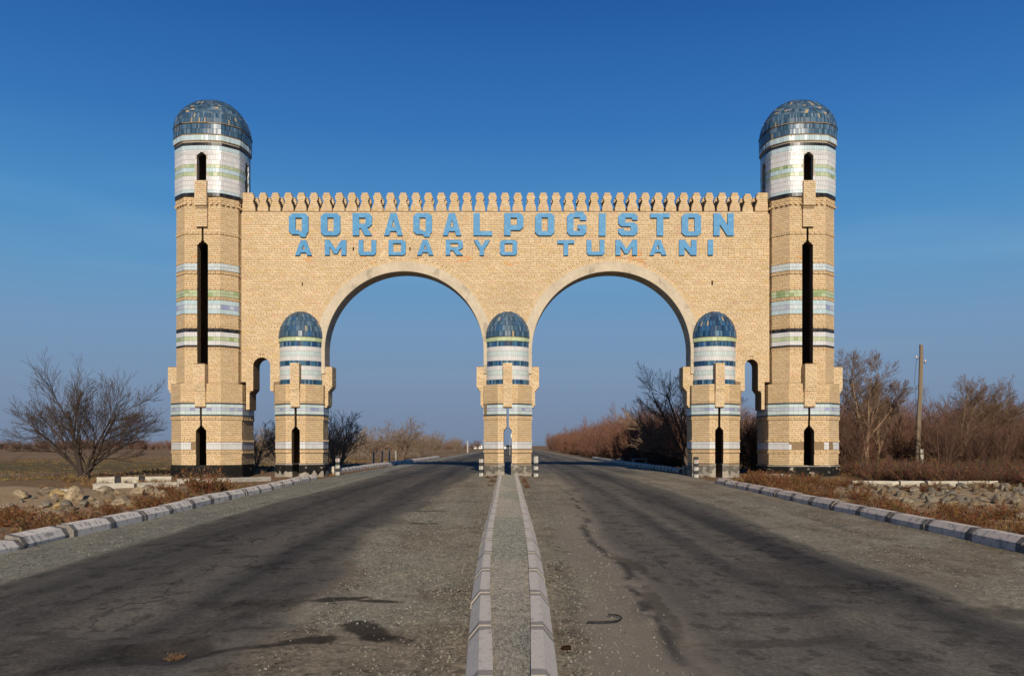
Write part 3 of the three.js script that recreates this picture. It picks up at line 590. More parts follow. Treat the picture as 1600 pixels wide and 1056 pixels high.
  const skip = (a, y, r) => { const w = slitWidth(y, win) / 2 + 0.03; if (w <= 0.04) return false; for (const k of [0, 0.5, -0.5, 1, -1]) if (Math.abs(Math.sin(a - k * Math.PI) * r) < w && Math.cos(a - k * Math.PI) > 0) return true; return false; };
  const T = new Faces(), st = (y0, y1, w, g) => [1, y0, 1, y1, w, g];
  tileRing(T, RD, 0, 0, [st(12.3, 12.44, 0.14, 'black'), st(12.445, 12.565, 0.11, 'sky'), st(12.57, 12.77, 0.11, 'white'), st(12.775, 12.98, 0.11, 'white'), st(12.985, 13.185, 0.11, 'white'), st(13.19, 13.35, 0.19, 'green'), st(13.355, 13.545, 0.13, 'sky'), st(13.55, 13.685, 0.19, 'green'),
    st(13.69, 13.9, 0.11, 'white'), st(13.905, 14.11, 0.11, 'white'), st(14.115, 14.165, 0.11, 'white'), st(14.17, 14.22, 0.11, 'white'), st(14.225, 14.32, 0.11, 'white'), st(14.325, 14.515, 0.11, 'sky'), st(14.52, 14.655, 0.14, 'black')].map((q) => [...q, 0, 0.0022]), skip, 0.014);
  part('drum_tiles', T.geometry(), tileMat, t, 'stuff');
  const RC = (a) => RD(a) + 0.06, G = new Faces();
  part('cornice', skin(RC, 0, 0, [[0.93, 14.70], [1, 14.72], [1, 14.97], [0.93, 14.985]]), sandMat, t);
  tileRing(G, RC, 0, 0, [[1, 14.73, 1, 14.96, 0.11, 'sky']], null, 0.012);
  part('cornice_tiles', G.geometry(), tileMat, t, 'stuff');
  // dome: two upright rows of tall tiles, then the cap with broken courses and long tiles towards the crown
  const RR = blendRadius(octRadius(1.565, 1.565, 0.65), 1.63, 0.5), yD = 15.47, hD = 1.5, K = new Faces();
  const cap = (q) => [Math.cos(q * Math.PI / 2), yD + 0.02 + hD * Math.sin(q * Math.PI / 2)];
  const prof = [[0.96, 14.99], [1, 15.0], [1, yD - 0.01]]; for (let i = 0; i <= 14; i++) prof.push([cap(i / 14)[0] * 1.0, cap(i / 14)[1]]);
  const dome = part('dome', skin(RR, 0, 0, prof), sandMat, t);
  const rows = [[1, 15.01, 1, 15.235, 0.07, opt.glaze, 0.01, 0.0035], [1, 15.24, 1, 15.455, 0.07, opt.glaze, 0.03, 0.0035], [1.02, 15.46, 1.02, 15.485, 0.25, 'black', 0]];
  let q = 0.015;
  while (q < 0.97) {
    const messy = q > 0.13 && q < 0.45, h = messy ? 0.028 + 0.02 * tileR() : q < 0.13 ? 0.09 : 0.12, e = Math.min(0.985, q + h);
    rows.push([cap(q)[0], cap(q)[1], cap(e)[0], cap(e)[1], messy ? 0.15 : 0.06, opt.glaze, messy ? 0.05 : 0.025, messy ? 0.012 : 0.006]); q = e;
  }
  tileRing(K, RR, 0, 0, rows, null, 0.014);
  part('dome_tiles', K.geometry(), tileMat, t, 'stuff');
  return t;
}
tower(-13.63, 'tower beside the spreading bare tree', { outer: -Math.PI / 2, plinthHalf: 1.6, plinthMat: PLINTH.tar, seed: 0.3, glaze: 'dome', lost: (i, u, y) => i === 0 && u > 0.45 && u < 0.62 && y > 1.2 });
tower(13.02, 'tower beside the timber pole, with a broken white tile band', { outer: Math.PI / 2, plinthHalf: 1.62, plinthMat: PLINTH.tarWorn, seed: 2.1, glaze: 'dome', lost: (i, u) => (i === 0 && u > 0.1 && u < 1.55) || (i === 1 && u < 0.4) });

// ---------------- pillars at the arches
const brickUnit = (() => { const F = new Faces(); F.box(ORI, X, Y, Z, -0.5, 0.5, -0.5, 0.5, -0.5, 0.5, [1, 1, 1]); return F.geometry(); })();
const brickVariants = []; for (let i = 0; i < 12; i++) brickVariants.push(std({ color: new THREE.Color().setRGB(...brickTone(0.25)), roughness: 0.92 }));
function pillar(cx, label, opt) {
  const t = new THREE.Group(); t.name = 'pillar'; t.userData = { label }; t.position.set(cx, 0, -0.3); gate.add(t);
  const F = new Faces(), core = [];
  let single = 0;
  const m4 = new THREE.Matrix4(), vu = new THREE.Vector3(), vn = new THREE.Vector3(), vy = new THREE.Vector3(0, 1, 0);
  const merged = emitTo(F);
  const emit = !opt.singles ? merged : (f, u0, u1, v0, v1, n0, n1, col) => {
    if (single >= 300 || f.tag > 2 || v0 < 1.6) return merged(f, u0, u1, v0, v1, n0, n1, col);
    single++;
    const b = new THREE.Mesh(brickUnit, brickVariants[Math.floor(brickR() * 12)]), um = (u0 + u1) / 2, nm = (n0 + n1) / 2;
    b.name = 'brick'; t.add(b);
    m4.makeBasis(vu.set(...f.U), vy, vn.set(...f.N)); b.quaternion.setFromRotationMatrix(m4);
    b.position.set(f.O[0] + f.U[0] * um + f.N[0] * nm, (v0 + v1) / 2, f.O[2] + f.U[2] * um + f.N[2] * nm);
    b.scale.set(u1 - u0, v1 - v0, n1 - n0);
  };
  const A = { hx: 1.045, hz: 1.16, e: 0.62 }, M = { hx: 1.058, hz: 1.17, e: 0.625 }, Bd = { hx: 1.075, hz: 1.18, e: 0.632 };
  const slit = { top: 4.0, neck: 2.18, flare: 2.02, bottom: -1, nw: 0.1, w: 0.365 };
  const fb = (y) => { const w = slitWidth(y, slit); return w ? [{ az: 0, w }, { az: Math.PI, w }] : []; };
  const add = (o, y0, y1) => core.push(...storeys(octRadius(o.hx, o.hz, o.e), 0.4, y0, y1, fb, cornerAngles(o.hx, o.hz, o.e)));
  add(A, 0.5, 1.03); add(M, 1.03, 2.5); add(Bd, 2.5, 4.06);
  part('mortar_bed', joined(core), coreMat, t);
  const order = ['front', 'frontRight', 'frontLeft', 'right', 'left'];
  const faces = (o) => { const f = octFaces(o.hx, o.hz, o.e, 0, 0); return order.map((k, i) => Object.assign(f[k], { tag: i })); };
  const spans = (f, i) => i === 0 ? slitFree(f, slit) : null;
  const lay = (o, y0, y1, q) => faces(o).forEach((f, i) => layBricks(emit, f, y0, y1, spans(f, i), q)), dent = (o, y0, y1, q) => faces(o).forEach((f, i) => layDentils(merged, f, y0, y1, spans(f, i), q));
  const W = { warm: opt.warm ?? 0.2 };
  lay(M, 1.66, 2.5, W); lay(Bd, 3.32, 4.05, W);
  lay(A, 0.56, 1.03, W); dent(M, 1.035, 1.11, { proud: 0.03 }); lay(M, 1.12, 1.2, { header: true, warm: 0.6, proud: 0.03 }); dent(M, 1.54, 1.6); lay(M, 1.58, 1.66, { header: true, warm: 0.6 });
  dent(Bd, 2.5, 2.58, { proud: 0.025 }); lay(Bd, 2.58, 2.66, { header: true, warm: 0.7, proud: 0.02 }); dent(Bd, 3.23, 3.31, { proud: 0.015 });
  part('brickwork', F.geometry(), brickMat, t, 'stuff');
  const band = (o, rows, lost) => { const T = new Faces(), e = emitTo(T); faces(o).forEach((f, i) => layTiles(e, f, rows, spans(f, i), lost && ((ff, u, y) => lost(i, u, y)))); part('tile_band', T.geometry(), tileMat, t, 'stuff'); };
  band(M, [[1.215, 1.425, 0.105, 'white'], [1.43, 1.53, 0.2, 'white']]);
  band(Bd, [[2.69, 2.735, 0.2, 'teal'], [2.74, 2.89, 0.2, 'pale'], [2.895, 3.02, 0.2, 'lilac'], [3.025, 3.16, 0.2, 'pale'], [3.165, 3.205, 0.2, 'teal']], opt.lost);
  part('plinth', plinth(opt.plinthHalf, opt.plinthHalf + 0.1, 0.64, -0.12, 0.57, 0.3, opt.seed), opt.plinthMat, t);
  bracket(t, 0, 0, 0, 0.8, [[3.03, 3.75, 0.185, 1.29], [3.75, 3.84, 0.187, 1.33], [3.84, 4.95, 0.19, 1.38]]);
  for (const [az, dz] of opt.sides) bracket(t, 0, -0.2, az, 0.7, [[3.06, 3.15, 0.42, 1.16], [3.15, 3.83, 0.44, 1.22], [3.83, 3.91, 0.44, 1.28], [3.91, 4.0, 0.44, 1.35], [4.0, 4.92, 0.44, 1.4]], 'arch_corbel');
  // drum and dome
  const R1 = () => 0.985, T = new Faces(), st = (y0, y1, w, g) => [1, y0, 1, y1, w, g];
  part('drum', skin(R1, 0, 0, [[0.5, 4.05], [1, 4.06], [1, 5.98], [0.9, 6.0]]), groutMat, t);
  tileRing(T, R1, 0, 0, [st(4.07, 4.285, 0.085, 'navy'), st(4.29, 4.49, 0.105, 'white'), st(4.495, 4.69, 0.105, 'pale'), st(4.695, 4.895, 0.105, 'white'), st(4.9, 5.12, 0.085, 'navy'), st(5.125, 5.335, 0.105, 'white'), st(5.34, 5.545, 0.105, 'pale'), st(5.55, 5.755, 0.105, 'white'), st(5.76, 5.975, 0.085, 'navy')].map((q) => [...q, 0, 0.005]), null, 0.014);
  part('drum_tiles', T.geometry(), tileMat, t, 'stuff');
  const R2 = () => 1.02, G = new Faces();
  part('cornice', skin(R2, 0, 0, [[0.9, 5.985], [1, 5.99], [1, 6.165], [0.9, 6.17]]), sandMat, t);
  tileRing(G, R2, 0, 0, [[1, 5.995, 1, 6.16, 0.22, 'leaf']], null, 0.014);
  part('cornice_tiles', G.geometry(), tileMat, t, 'stuff');
  const R3 = () => 1.035, yD = 6.19, hD = 1.26, K = new Faces(), cap = (q) => { const a = q * Math.PI / 2; return [Math.cos(a), yD + hD * Math.sin(a)]; };
  const prof = [[0.9, 6.17], [1, 6.175]]; for (let i = 0; i <= 12; i++) prof.push(cap(i / 12));
  part('dome', skin(R3, 0, 0, prof), sandMat, t);
  const rows = []; let q = 0.0;
  while (q < 0.95) { const e = Math.min(0.985, q + 0.128); rows.push([cap(q)[0], cap(q)[1], cap(e)[0], cap(e)[1], 0.072 + 0.01 * tileR(), opt.glaze, 0.03, 0.007]); q = e; }
  tileRing(K, R3, 0, 0, rows, null, 0.014);
  part('dome_tiles', K.geometry(), tileMat, t, 'stuff');
  return t;
}
const EAST = [Math.PI / 2, 0], WEST = [-Math.PI / 2, 0];
pillar(-9.53, 'pillar with a dark peeling plinth beside the tower with an intact tile band', { sides: [EAST], plinthHalf: 1.09, plinthMat: PLINTH.tarPeeling, seed: 0.7, glaze: 'dome', warm: 0.35 });
pillar(-0.19, 'middle pillar standing at the end of the median', { sides: [EAST, WEST], plinthHalf: 1.06, plinthMat: PLINTH.bare, seed: 1.4, glaze: 'dome', singles: true, lost: (i, u, y) => i === 2 && u < 0.16 && y > 2.74 });
pillar(9.13, 'pillar with a bare concrete plinth beside the tower with a broken tile band', { sides: [WEST], plinthHalf: 1.06, plinthMat: PLINTH.bare, seed: 3.3, glaze: 'domeBlue', warm: 0.3 });

// ---------------- wall with the arches
const TOPY = 11.91, ARCH = [{ x: -4.86 }, { x: 4.475 }], SPRING = 5.62, RI = 3.59, RO = 4.01;
const PASS = [{ x0: -11.666, x1: -10.90, b0: -11.83, b1: -10.717, t0: -11.95, t1: -10.62 }, { x0: 10.49, x1: 11.09, b0: 10.33, b1: 11.24, t0: 10.24, t1: 11.35 }];
const HOLES = [[-9.45, 8.6, 0.055, 0.14], [-7.15, 10.2, 0.06, 0.17], [-4.6, 10.2, 0.06, 0.14], [9.02, 8.68, 0.07, 0.16]];
{
  const wall = new THREE.Group(); wall.name = 'wall'; wall.userData = { label: 'buff brick wall carrying the lettering' }; gate.add(wall);
  const s = new THREE.Shape(), R = 3.8;
  s.moveTo(-12.4, TOPY); s.lineTo(-12.4, 4.2); s.lineTo(-11.99, 4.2); s.lineTo(-11.99, 2.97);
  const passage = (p) => { const c = (p.x0 + p.x1) / 2, r = (p.x1 - p.x0) / 2; s.lineTo(p.b0, 2.97); s.lineTo(p.b0, 3.7); s.lineTo(p.x0, 3.905); s.lineTo(p.x0, 4.96 - 0.02); for (let i = 0; i <= 16; i++) { const a = Math.PI * (1 - i / 16); s.lineTo(c + r * Math.cos(a), 4.94 + r * Math.sin(a)); } s.lineTo(p.x1, 3.905); s.lineTo(p.b1, 3.7); s.lineTo(p.b1, 2.97); };
  passage(PASS[0]); s.lineTo(-10.4, 2.97); s.lineTo(-10.4, 4.3);
  for (const a of ARCH) { s.lineTo(a.x - R, 4.3); for (let i = 0; i <= 48; i++) { const q = Math.PI * (1 - i / 48); s.lineTo(a.x + R * Math.cos(q), SPRING + R * Math.sin(q)); } s.lineTo(a.x + R, 4.3); }
  s.lineTo(10.0, 4.3); s.lineTo(10.0, 2.97); passage(PASS[1]); s.lineTo(11.39, 2.97); s.lineTo(11.39, 4.2); s.lineTo(11.8, 4.2); s.lineTo(11.8, TOPY); s.lineTo(-12.4, TOPY);
  for (const [x, y, w, h] of HOLES) { const q = new THREE.Path(); q.moveTo(x - w / 2, y - h / 2); q.lineTo(x + w / 2, y - h / 2); q.lineTo(x + w / 2, y + h / 2); q.lineTo(x - w / 2, y + h / 2); s.holes.push(q); }
  const g = new THREE.ExtrudeGeometry(s, { depth: 1.0, bevelEnabled: false }); g.translate(0, 0, -1.0);
  part('mortar_bed', g, coreMat, wall);
  const ringW = 0.17, F = new Faces(), emit = emitTo(F), f = { O: [-12.19, 0, 0], U: X, N: Z, L: 23.785 };
  const free = (y, v0, v1) => {
    const cuts = [], x0 = -12.19;
    for (const a of ARCH) { const r = RO + ringW + 0.005, yy = Math.max(0, (y < SPRING ? 0 : y - SPRING)); if (yy < r) { const w = Math.sqrt(r * r - yy * yy); cuts.push([a.x - w, a.x + w]); } }
    for (const p of PASS) { const c = (p.x0 + p.x1) / 2, r = (p.x1 - p.x0) / 2 + 0.13; if (y > 4.94) { const yy = y - 4.94; if (yy < r) { const w = Math.sqrt(r * r - yy * yy); cuts.push([c - w, c + w]); } } else if (y > 3.8) cuts.push([p.x0, p.x1]); else cuts.push([p.b0, p.b1]); }
    for (const [x, hy, w, h] of HOLES) if (Math.abs(hy - y) < h / 2 + 0.02) cuts.push([x - w / 2, x + w / 2]);
    if (y < 4.25) cuts.push([-10.75, 10.3]);
    if (y < 4.2) { cuts.push([-13, -11.985]); cuts.push([11.38, 12.5]); }
    cuts.sort((a, b) => a[0] - b[0]);
    const out = []; let u = -12.19;
    for (const [a, b] of cuts) { if (a > u + 0.02) out.push([u - x0, Math.min(a, 11.595) - x0]); u = Math.max(u, b); }
    if (u < 11.595) out.push([u - x0, 11.595 - x0]);
    return out.filter(([a, b]) => b - a > 0.04);
  };
  layBricks(emit, f, 2.97, TOPY, free);
  // soldier ring round each arch and each small passage
  const ring = (cx, cy, r0, r1, n, a0 = 0, a1 = Math.PI) => { for (let i = 0; i < n; i++) { const a = lerp(a0, a1, (i + 0.5) / n), U = [-Math.sin(a), Math.cos(a), 0], V = [Math.cos(a), Math.sin(a), 0], w = r0 * (a1 - a0) / n - 0.012; F.box([cx, cy, 0], [-U[0], -U[1], 0], V, Z, -w / 2, w / 2, r0, r1, -0.02, 0.012 + (brickR() - 0.5) * 0.006, brickTone(0.1)); } };
  for (const a of ARCH) { ring(a.x, SPRING, RO + 0.008, RO + ringW, 165); }
  for (const p of PASS) ring((p.x0 + p.x1) / 2, 4.94, (p.x1 - p.x0) / 2 + 0.004, (p.x1 - p.x0) / 2 + 0.125, 15);
  part('brickwork', F.geometry(), brickMat, wall, 'stuff');
  const plaster = tex(512, 512, (i, j) => 0.93 + 0.12 * (fbm(i / 90, j / 90, 4) - 0.5) + 0.1 * (fbm(i / 9, j / 9, 3) - 0.5) - 0.12 * smooth(0.62, 0.75, fbm(i / 30 + 9, j / 60, 4)));
  // cast concrete arch rings
  for (const a of ARCH) {
    const q = new THREE.Shape();
    q.moveTo(a.x - RO, 4.6); for (let i = 0; i <= 64; i++) { const t = Math.PI * (1 - i / 64); q.lineTo(a.x + RO * Math.cos(t), SPRING + RO * Math.sin(t)); } q.lineTo(a.x + RO, 4.6); q.lineTo(a.x + RI, 4.6);
    for (let i = 0; i <= 64; i++) { const t = Math.PI * i / 64; q.lineTo(a.x + RI * Math.cos(t), SPRING + RI * Math.sin(t)); } q.lineTo(a.x - RI, 4.6);
    const rg = new THREE.ExtrudeGeometry(q, { depth: 1.07, bevelEnabled: true, bevelSize: 0.012, bevelThickness: 0.012, bevelSegments: 1 }); rg.translate(0, 0, -1.06);
    part('arch_ring', rg, std({ color: new THREE.Color().setRGB(0.56, 0.47, 0.345), map: at(plaster, 0.2), bumpMap: grainBump, bumpScale: 0.004, roughness: 0.92 }), wall);
  }
  // merlons: front row and, across the hollow parapet, a rear row
  const P = [[0, 0.228], [0.14, 0.228], [0.25, 0.2], [0.33, 0.165], [0.41, 0.128], [0.47, 0.128], [0.54, 0.162], [0.62, 0.182], [0.68, 0.165], [0.75, 0.13], [0.83, 0.1]];
  const half = (y) => { for (let i = 1; i < P.length; i++) if (y <= P[i][0]) return lerp(P[i - 1][1], P[i][1], (y - P[i - 1][0]) / (P[i][0] - P[i - 1][0])); return 0.11; };
  const merlonGeo = (lefty, righty) => {
    const M = new Faces(), e = emitTo(M), n = 10;
    for (let c = 0; c < n; c++) {
      const v0 = c * CH, v1 = v0 + CH, h = half(v0 + CH / 2), a = -(lefty ? 0.33 : h), b = righty ? 0.33 : h, back = -0.25;
      M.closed(ORI, X, Y, Z, a + 0.008, b - 0.008, v0, v1, back, -0.006, MORTAR);
      const rise = 0.007, row = (ff, L) => { const k = Math.max(1, Math.round(L / 0.235)), off = c % 2 && k < 2 ? 0.4 : 0; let u = 0; const cutsAt = k === 1 ? (L > 0.2 ? [off ? L * 0.35 : L * 0.6] : []) : Array.from({ length: k - 1 }, (_, i) => L * (i + (c % 2 ? 0.72 : 1.05)) / k); for (const cc of [...cutsAt, L]) { e(ff, u + (u ? 0.006 : 0), cc - (cc < L ? 0.006 : 0), v0 + rise, v1 - rise, -0.12, 0.008 + 0.006 * brickR(), brickTone(c === n - 1 ? 0.8 : 0.1)); u = cc; } };
      row(face([a, 0], [b, 0], 0, 0), b - a); row(face([b, 0], [b, back], 0, 0), 0.25); row(face([a, back], [a, 0], 0, 0), 0.25); row(face([b, back], [a, back], 0, 0), b - a);
    }
    return M.geometry();
  };
  const variants = [merlonGeo(), merlonGeo(), merlonGeo(), merlonGeo()], x0 = -11.24, n = 39, pitch = (10.62 + 11.24) / 38;
  const mr = rng(31);
  for (const z of [-0.003, -0.75]) for (let i = 0; i < n; i++) { const m = part('merlon', variants[Math.floor(mr() * 4)], brickMat, wall); m.position.set(x0 + i * pitch + (mr() - 0.5) * 0.02, TOPY + 0.002 - (i === n - 1 ? 0.05 : 0), z); }
  const le = merlonGeo(true, false), re = merlonGeo(false, true);
  for (const z of [-0.003, -0.75]) { part('merlon', le, brickMat, wall).position.set(x0 - pitch, TOPY + 0.002, z); part('merlon', re, brickMat, wall).position.set(10.62 + pitch, TOPY + 0.002, z); }
}

// ---------------- lettering
const K34 = 34.7, px = (x) => (x - 800) / K34;
const paint = (() => { const map = tex(512, 512, (i, j) => { const n = fbm(i / 50, j / 50, 5), m = fbm(i / 10, j / 14 + 8, 3), w = smooth(0.56, 0.74, n + 0.25 * (m - 0.5)), k = 0.88 + 0.3 * (m - 0.5); return enc([lerp(0.038 * k, 0.12, w * 0.5), lerp(0.23 * k, 0.32, w * 0.5), lerp(0.45 * k, 0.5, w * 0.5)]); }); return std({ map: at(map, 0.8), roughness: 0.6 }); })();
// letters in a unit box: outline and holes; s = stroke across, t = stroke up
function glyph(ch, s = 0.33, t = 0.19, c = 0.16, cu = 0.14) {
  const ringO = [[c, 0], [1 - c, 0], [1, cu], [1, 1 - cu], [1 - c, 1], [c, 1], [0, 1 - cu], [0, cu]], hole = [[s, t], [1 - s, t], [1 - s, 1 - t], [s, 1 - t]];
  switch (ch) {
    case 'O': return [ringO, hole];
    case 'Q': return [[[c, 0.06], [0.5, 0.06], [0.62, -0.06], [0.86, -0.06], [0.9, 0.06], [1, cu + 0.04], [1, 1 - cu], [1 - c, 1], [c, 1], [0, 1 - cu], [0, cu + 0.06]], [[s, t + 0.06], [0.5, t + 0.06], [0.5, t], [1 - s, t], [1 - s, 1 - t], [s, 1 - t]]];
    case 'D': return [[[0, 0], [1 - c, 0], [1, cu], [1, 1 - cu], [1 - c, 1], [0, 1]], hole];
    case 'U': return [[[0, 1], [0, cu], [c, 0], [1 - c, 0], [1, cu], [1, 1], [1 - s, 1], [1 - s, t + 0.02], [s, t + 0.02], [s, 1]]];
    case 'L': return [[[0, 0], [1, 0], [1, t], [s, t], [s, 1], [0, 1]]];
    case 'I': return [[[0, 0], [1, 0], [1, 1], [0, 1]]];
    case 'T': return [[[0.5 - s / 2, 0], [0.5 + s / 2, 0], [0.5 + s / 2, 1 - t], [1, 1 - t], [1, 1], [0, 1], [0, 1 - t], [0.5 - s / 2, 1 - t]]];
    case 'P': return [[[0, 0], [s, 0], [s, 0.24], [1 - c, 0.24], [1, 0.24 + cu], [1, 1 - cu], [1 - c, 1], [0, 1]], [[s, 0.46], [1 - s, 0.46], [1 - s, 0.8], [s, 0.8]]];
    case 'R': return [[[0, 0], [s, 0], [s, 0.33], [0.42, 0.33], [0.63, 0], [1, 0], [0.74, 0.36], [0.84, 0.37], [1, 0.5], [1, 1 - cu], [1 - c, 1], [0, 1]], [[s, 0.52], [1 - s, 0.52], [1 - s, 0.8], [s, 0.8]]];
    case 'A': return [[[0, 0], [0.27, 0], [0.335, 0.19], [0.665, 0.19], [0.73, 0], [1, 0], [0.66, 1], [0.34, 1]], [[0.4, 0.38], [0.6, 0.38], [0.5, 0.72]]];
    case 'M': return [[[0, 0], [0.22, 0], [0.22, 0.58], [0.43, 0.1], [0.57, 0.1], [0.78, 0.58], [0.78, 0], [1, 0], [1, 1], [0.78, 1], [0.5, 0.4], [0.22, 1], [0, 1]]];
    case 'N': return [[[0, 0], [0.3, 0], [0.3, 0.52], [0.68, 0], [1, 0], [1, 1], [0.7, 1], [0.7, 0.46], [0.32, 1], [0, 1]]];
    case 'Y': return [[[0.37, 0], [0.63, 0], [0.63, 0.36], [1, 1], [0.72, 1], [0.5, 0.58], [0.28, 1], [0, 1], [0.37, 0.36]]];
    case 'S': return [[[c, 0], [1 - c, 0], [1, cu], [1, 0.44], [1 - c, 0.58], [0.36, 0.58], [0.36, 0.8], [0.72, 0.8], [0.72, 0.7], [1, 0.7], [1, 1 - cu], [1 - c, 1], [c, 1], [0, 1 - cu], [0, 0.54], [c, 0.41], [0.66, 0.41], [0.66, 0.2], [0.3, 0.2], [0.3, 0.3], [0, 0.3], [0, cu]]];
    case 'G': return [[[c, 0], [1 - c, 0], [1, cu], [1, 0.46], [0.55, 0.46], [0.55, 0.28], [1 - s, 0.28], [1 - s, t], [s, t], [s, 1 - t], [1 - s, 1 - t], [1 - s, 0.68], [1, 0.68], [1, 1 - cu], [1 - c, 1], [0.8, 1.0], [0.86, 1.09], [0.68, 1.045], [0.46, 1.07], [0.38, 1.0], [c, 1], [0, 1 - cu], [0, cu]]];
  }
}
function letters(name, label, rows, y0, y1, wide) {
  const o = thing(name, label, 'sign', 0, (y0 + y1) / 2, 0.0), r = rng(y0 * 100), h = y1 - y0;
  rows.forEach(([ch, a, b], i) => {
    const [out, ...holes] = glyph(ch, wide ? 0.26 : 0.33, wide ? 0.21 : 0.19, wide ? 0.12 : 0.17), w = px(b) - px(a), pt = ([u, v]) => new THREE.Vector2(u * w - w / 2, (v - 0.5) * h);
    const s = new THREE.Shape(out.map(pt)); for (const q of holes) s.holes.push(new THREE.Path(q.map(pt)));
    const g = new THREE.ExtrudeGeometry(s, { depth: 0.075, bevelEnabled: true, bevelSize: 0.006, bevelThickness: 0.006, bevelSegments: 1 });
    const uv = g.attributes.uv; for (let k = 0; k < uv.count; k++) uv.setXY(k, uv.getX(k) + i * 1.37, uv.getY(k) + i * 0.61);
    const m = part('letter', g, paint, o); m.position.set((px(a) + px(b)) / 2, (r() - 0.5) * 0.02, 0.02 + r() * 0.012); m.rotation.z = (r() - 0.5) * 0.012;
  });
  return o;
}
letters('sign', 'upper row of large blue block letters on the brick wall', [['Q', 452, 482], ['O', 501.7, 531.8], ['R', 551.4, 581.5], ['A', 600.7, 629.3], ['Q', 646, 675], ['A', 692, 720.7], ['L', 740, 769], ['P', 788, 817.7], ['O', 836.3, 866], ['G', 886, 916], ['I', 935.8, 946], ['S', 966, 996], ['T', 1016, 1046], ['O', 1065, 1095], ['N', 1114.7, 1145.9]], 10.79, 11.79, false);
letters('sign', 'lower row of smaller blue letters just above the arches', [['A', 461.7, 487.4], ['M', 508, 541.2], ['U', 560.7, 587.7], ['D', 607.4, 634], ['A', 652, 677.2], ['R', 696.6, 723.2], ['Y', 740.4, 765.3], ['O', 781.4, 808], ['T', 871, 897.2], ['U', 916.7, 944.3], ['M', 961.8, 995.2], ['A', 1014.7, 1041], ['N', 1061, 1087.9], ['I', 1106, 1113.7]], 9.91, 10.58, true);
// ---------------------------------------------------------------- roadside furniture
const whitePaint = std({ color: new THREE.Color().setRGB(0.72, 0.68, 0.6), map: at(blotch, 2), roughness: 0.8 }), blackPaint = std({ color: new THREE.Color().setRGB(0.05, 0.05, 0.05), map: at(blotch, 2), roughness: 0.8 });
const reflector = std({ color: new THREE.Color().setRGB(0.45, 0.06, 0.03), roughness: 0.35 });
const roundedBox = (w, h, d, b = 0.012) => { const s = new THREE.Shape(); s.moveTo(-w / 2, -d / 2 + b); s.lineTo(-w / 2 + b, -d / 2); s.lineTo(w / 2 - b, -d / 2); s.lineTo(w / 2, -d / 2 + b); s.lineTo(w / 2, d / 2 - b); s.lineTo(w / 2 - b, d / 2); s.lineTo(-w / 2 + b, d / 2); s.lineTo(-w / 2, d / 2 - b); const g = new THREE.ExtrudeGeometry(s, { depth: h, bevelEnabled: false }); g.rotateX(-Math.PI / 2); return g; };
function bollard(x, z, label, o = {}) {
  const b = thing('bollard', label, 'bollard', x, roadY(z) - 0.02, z, (o.turn ?? 0), 'striped posts beside the pillars');
  const w = 0.19, h = 0.155;
  let y = 0;
  for (let i = 0; i < (o.n ?? 5); i++) { const m = part('stripe', roundedBox(w + (i % 2 ? 0 : 0.006), h, w + (i % 2 ? 0 : 0.006)), i % 2 ? blackPaint : whitePaint, b); m.position.y = y; y += h; }
  const cap = part('cap', roundedBox(w, 0.13, w), o.cap === 'white' ? whitePaint : blackPaint, b); cap.position.y = y;
  if (o.reflector !== false) { const r = part('reflector', new THREE.CylinderGeometry(0.03, 0.03, 0.012, 12), reflector, b); r.rotation.x = Math.PI / 2; r.position.set(0, h * 4.6, w / 2 + 0.006); }
  return b;
}
bollard(-8.12, -1.35, 'black and white striped post beside the pillar with the dark peeling plinth', { cap: 'black' });
bollard(-1.38, 0.25, 'black capped striped post beside the middle pillar', { cap: 'black', reflector: false });
bollard(1.06, 0.75, 'white capped striped post beside the middle pillar', { cap: 'white', n: 5, reflector: false });
bollard(7.92, 1.75, 'striped post in front of the pillar with the bare concrete plinth', { cap: 'black' });

// concrete beams and blocks
const concreteMap = tex(512, 256, (i, j) => { const n = fbm(i / 60, j / 40, 5), m = fbm(i / 9, j / 9, 3), drip = fbm(i / 7, j / 120 + 5, 3); const k = 0.85 + 0.3 * (m - 0.5) + 0.35 * (n - 0.5) - 0.25 * smooth(0.55, 0.7, drip); return enc([0.5 * k, 0.45 * k, 0.365 * k]); });
const concrete = std({ map: at(concreteMap, 0.6), bumpMap: grainBump, bumpScale: 0.008, roughness: 0.92 });
const limed = std({ color: new THREE.Color().setRGB(1.2, 1.2, 1.15).multiplyScalar(0.92), map: at(concreteMap, 0.4), bumpMap: grainBump, bumpScale: 0.006, roughness: 0.9 });
function beamGeo(L, h, d, seed) {
  const r = rng(seed), s = new THREE.Shape(), b = 0.03;
  s.moveTo(-d / 2, 0); s.lineTo(d / 2, 0); s.lineTo(d / 2, h - b); s.lineTo(d / 2 - b, h); s.lineTo(-d / 2 + b, h); s.lineTo(-d / 2, h - b); s.closePath();
  const g = new THREE.ExtrudeGeometry(s, { depth: L, steps: 8, bevelEnabled: false }); g.translate(0, 0, -L / 2); g.rotateY(Math.PI / 2);
  const p = g.attributes.position; for (let i = 0; i < p.count; i++) { const x = p.getX(i), y = p.getY(i), z = p.getZ(i), n = fbm(x * 3 + seed * 7, y * 5 + z * 5, 3) - 0.5; p.setXYZ(i, x + n * 0.03, y + (y > h * 0.6 ? n * 0.05 : 0), z + n * 0.03); }
  g.computeVertexNormals();
  return g;
}
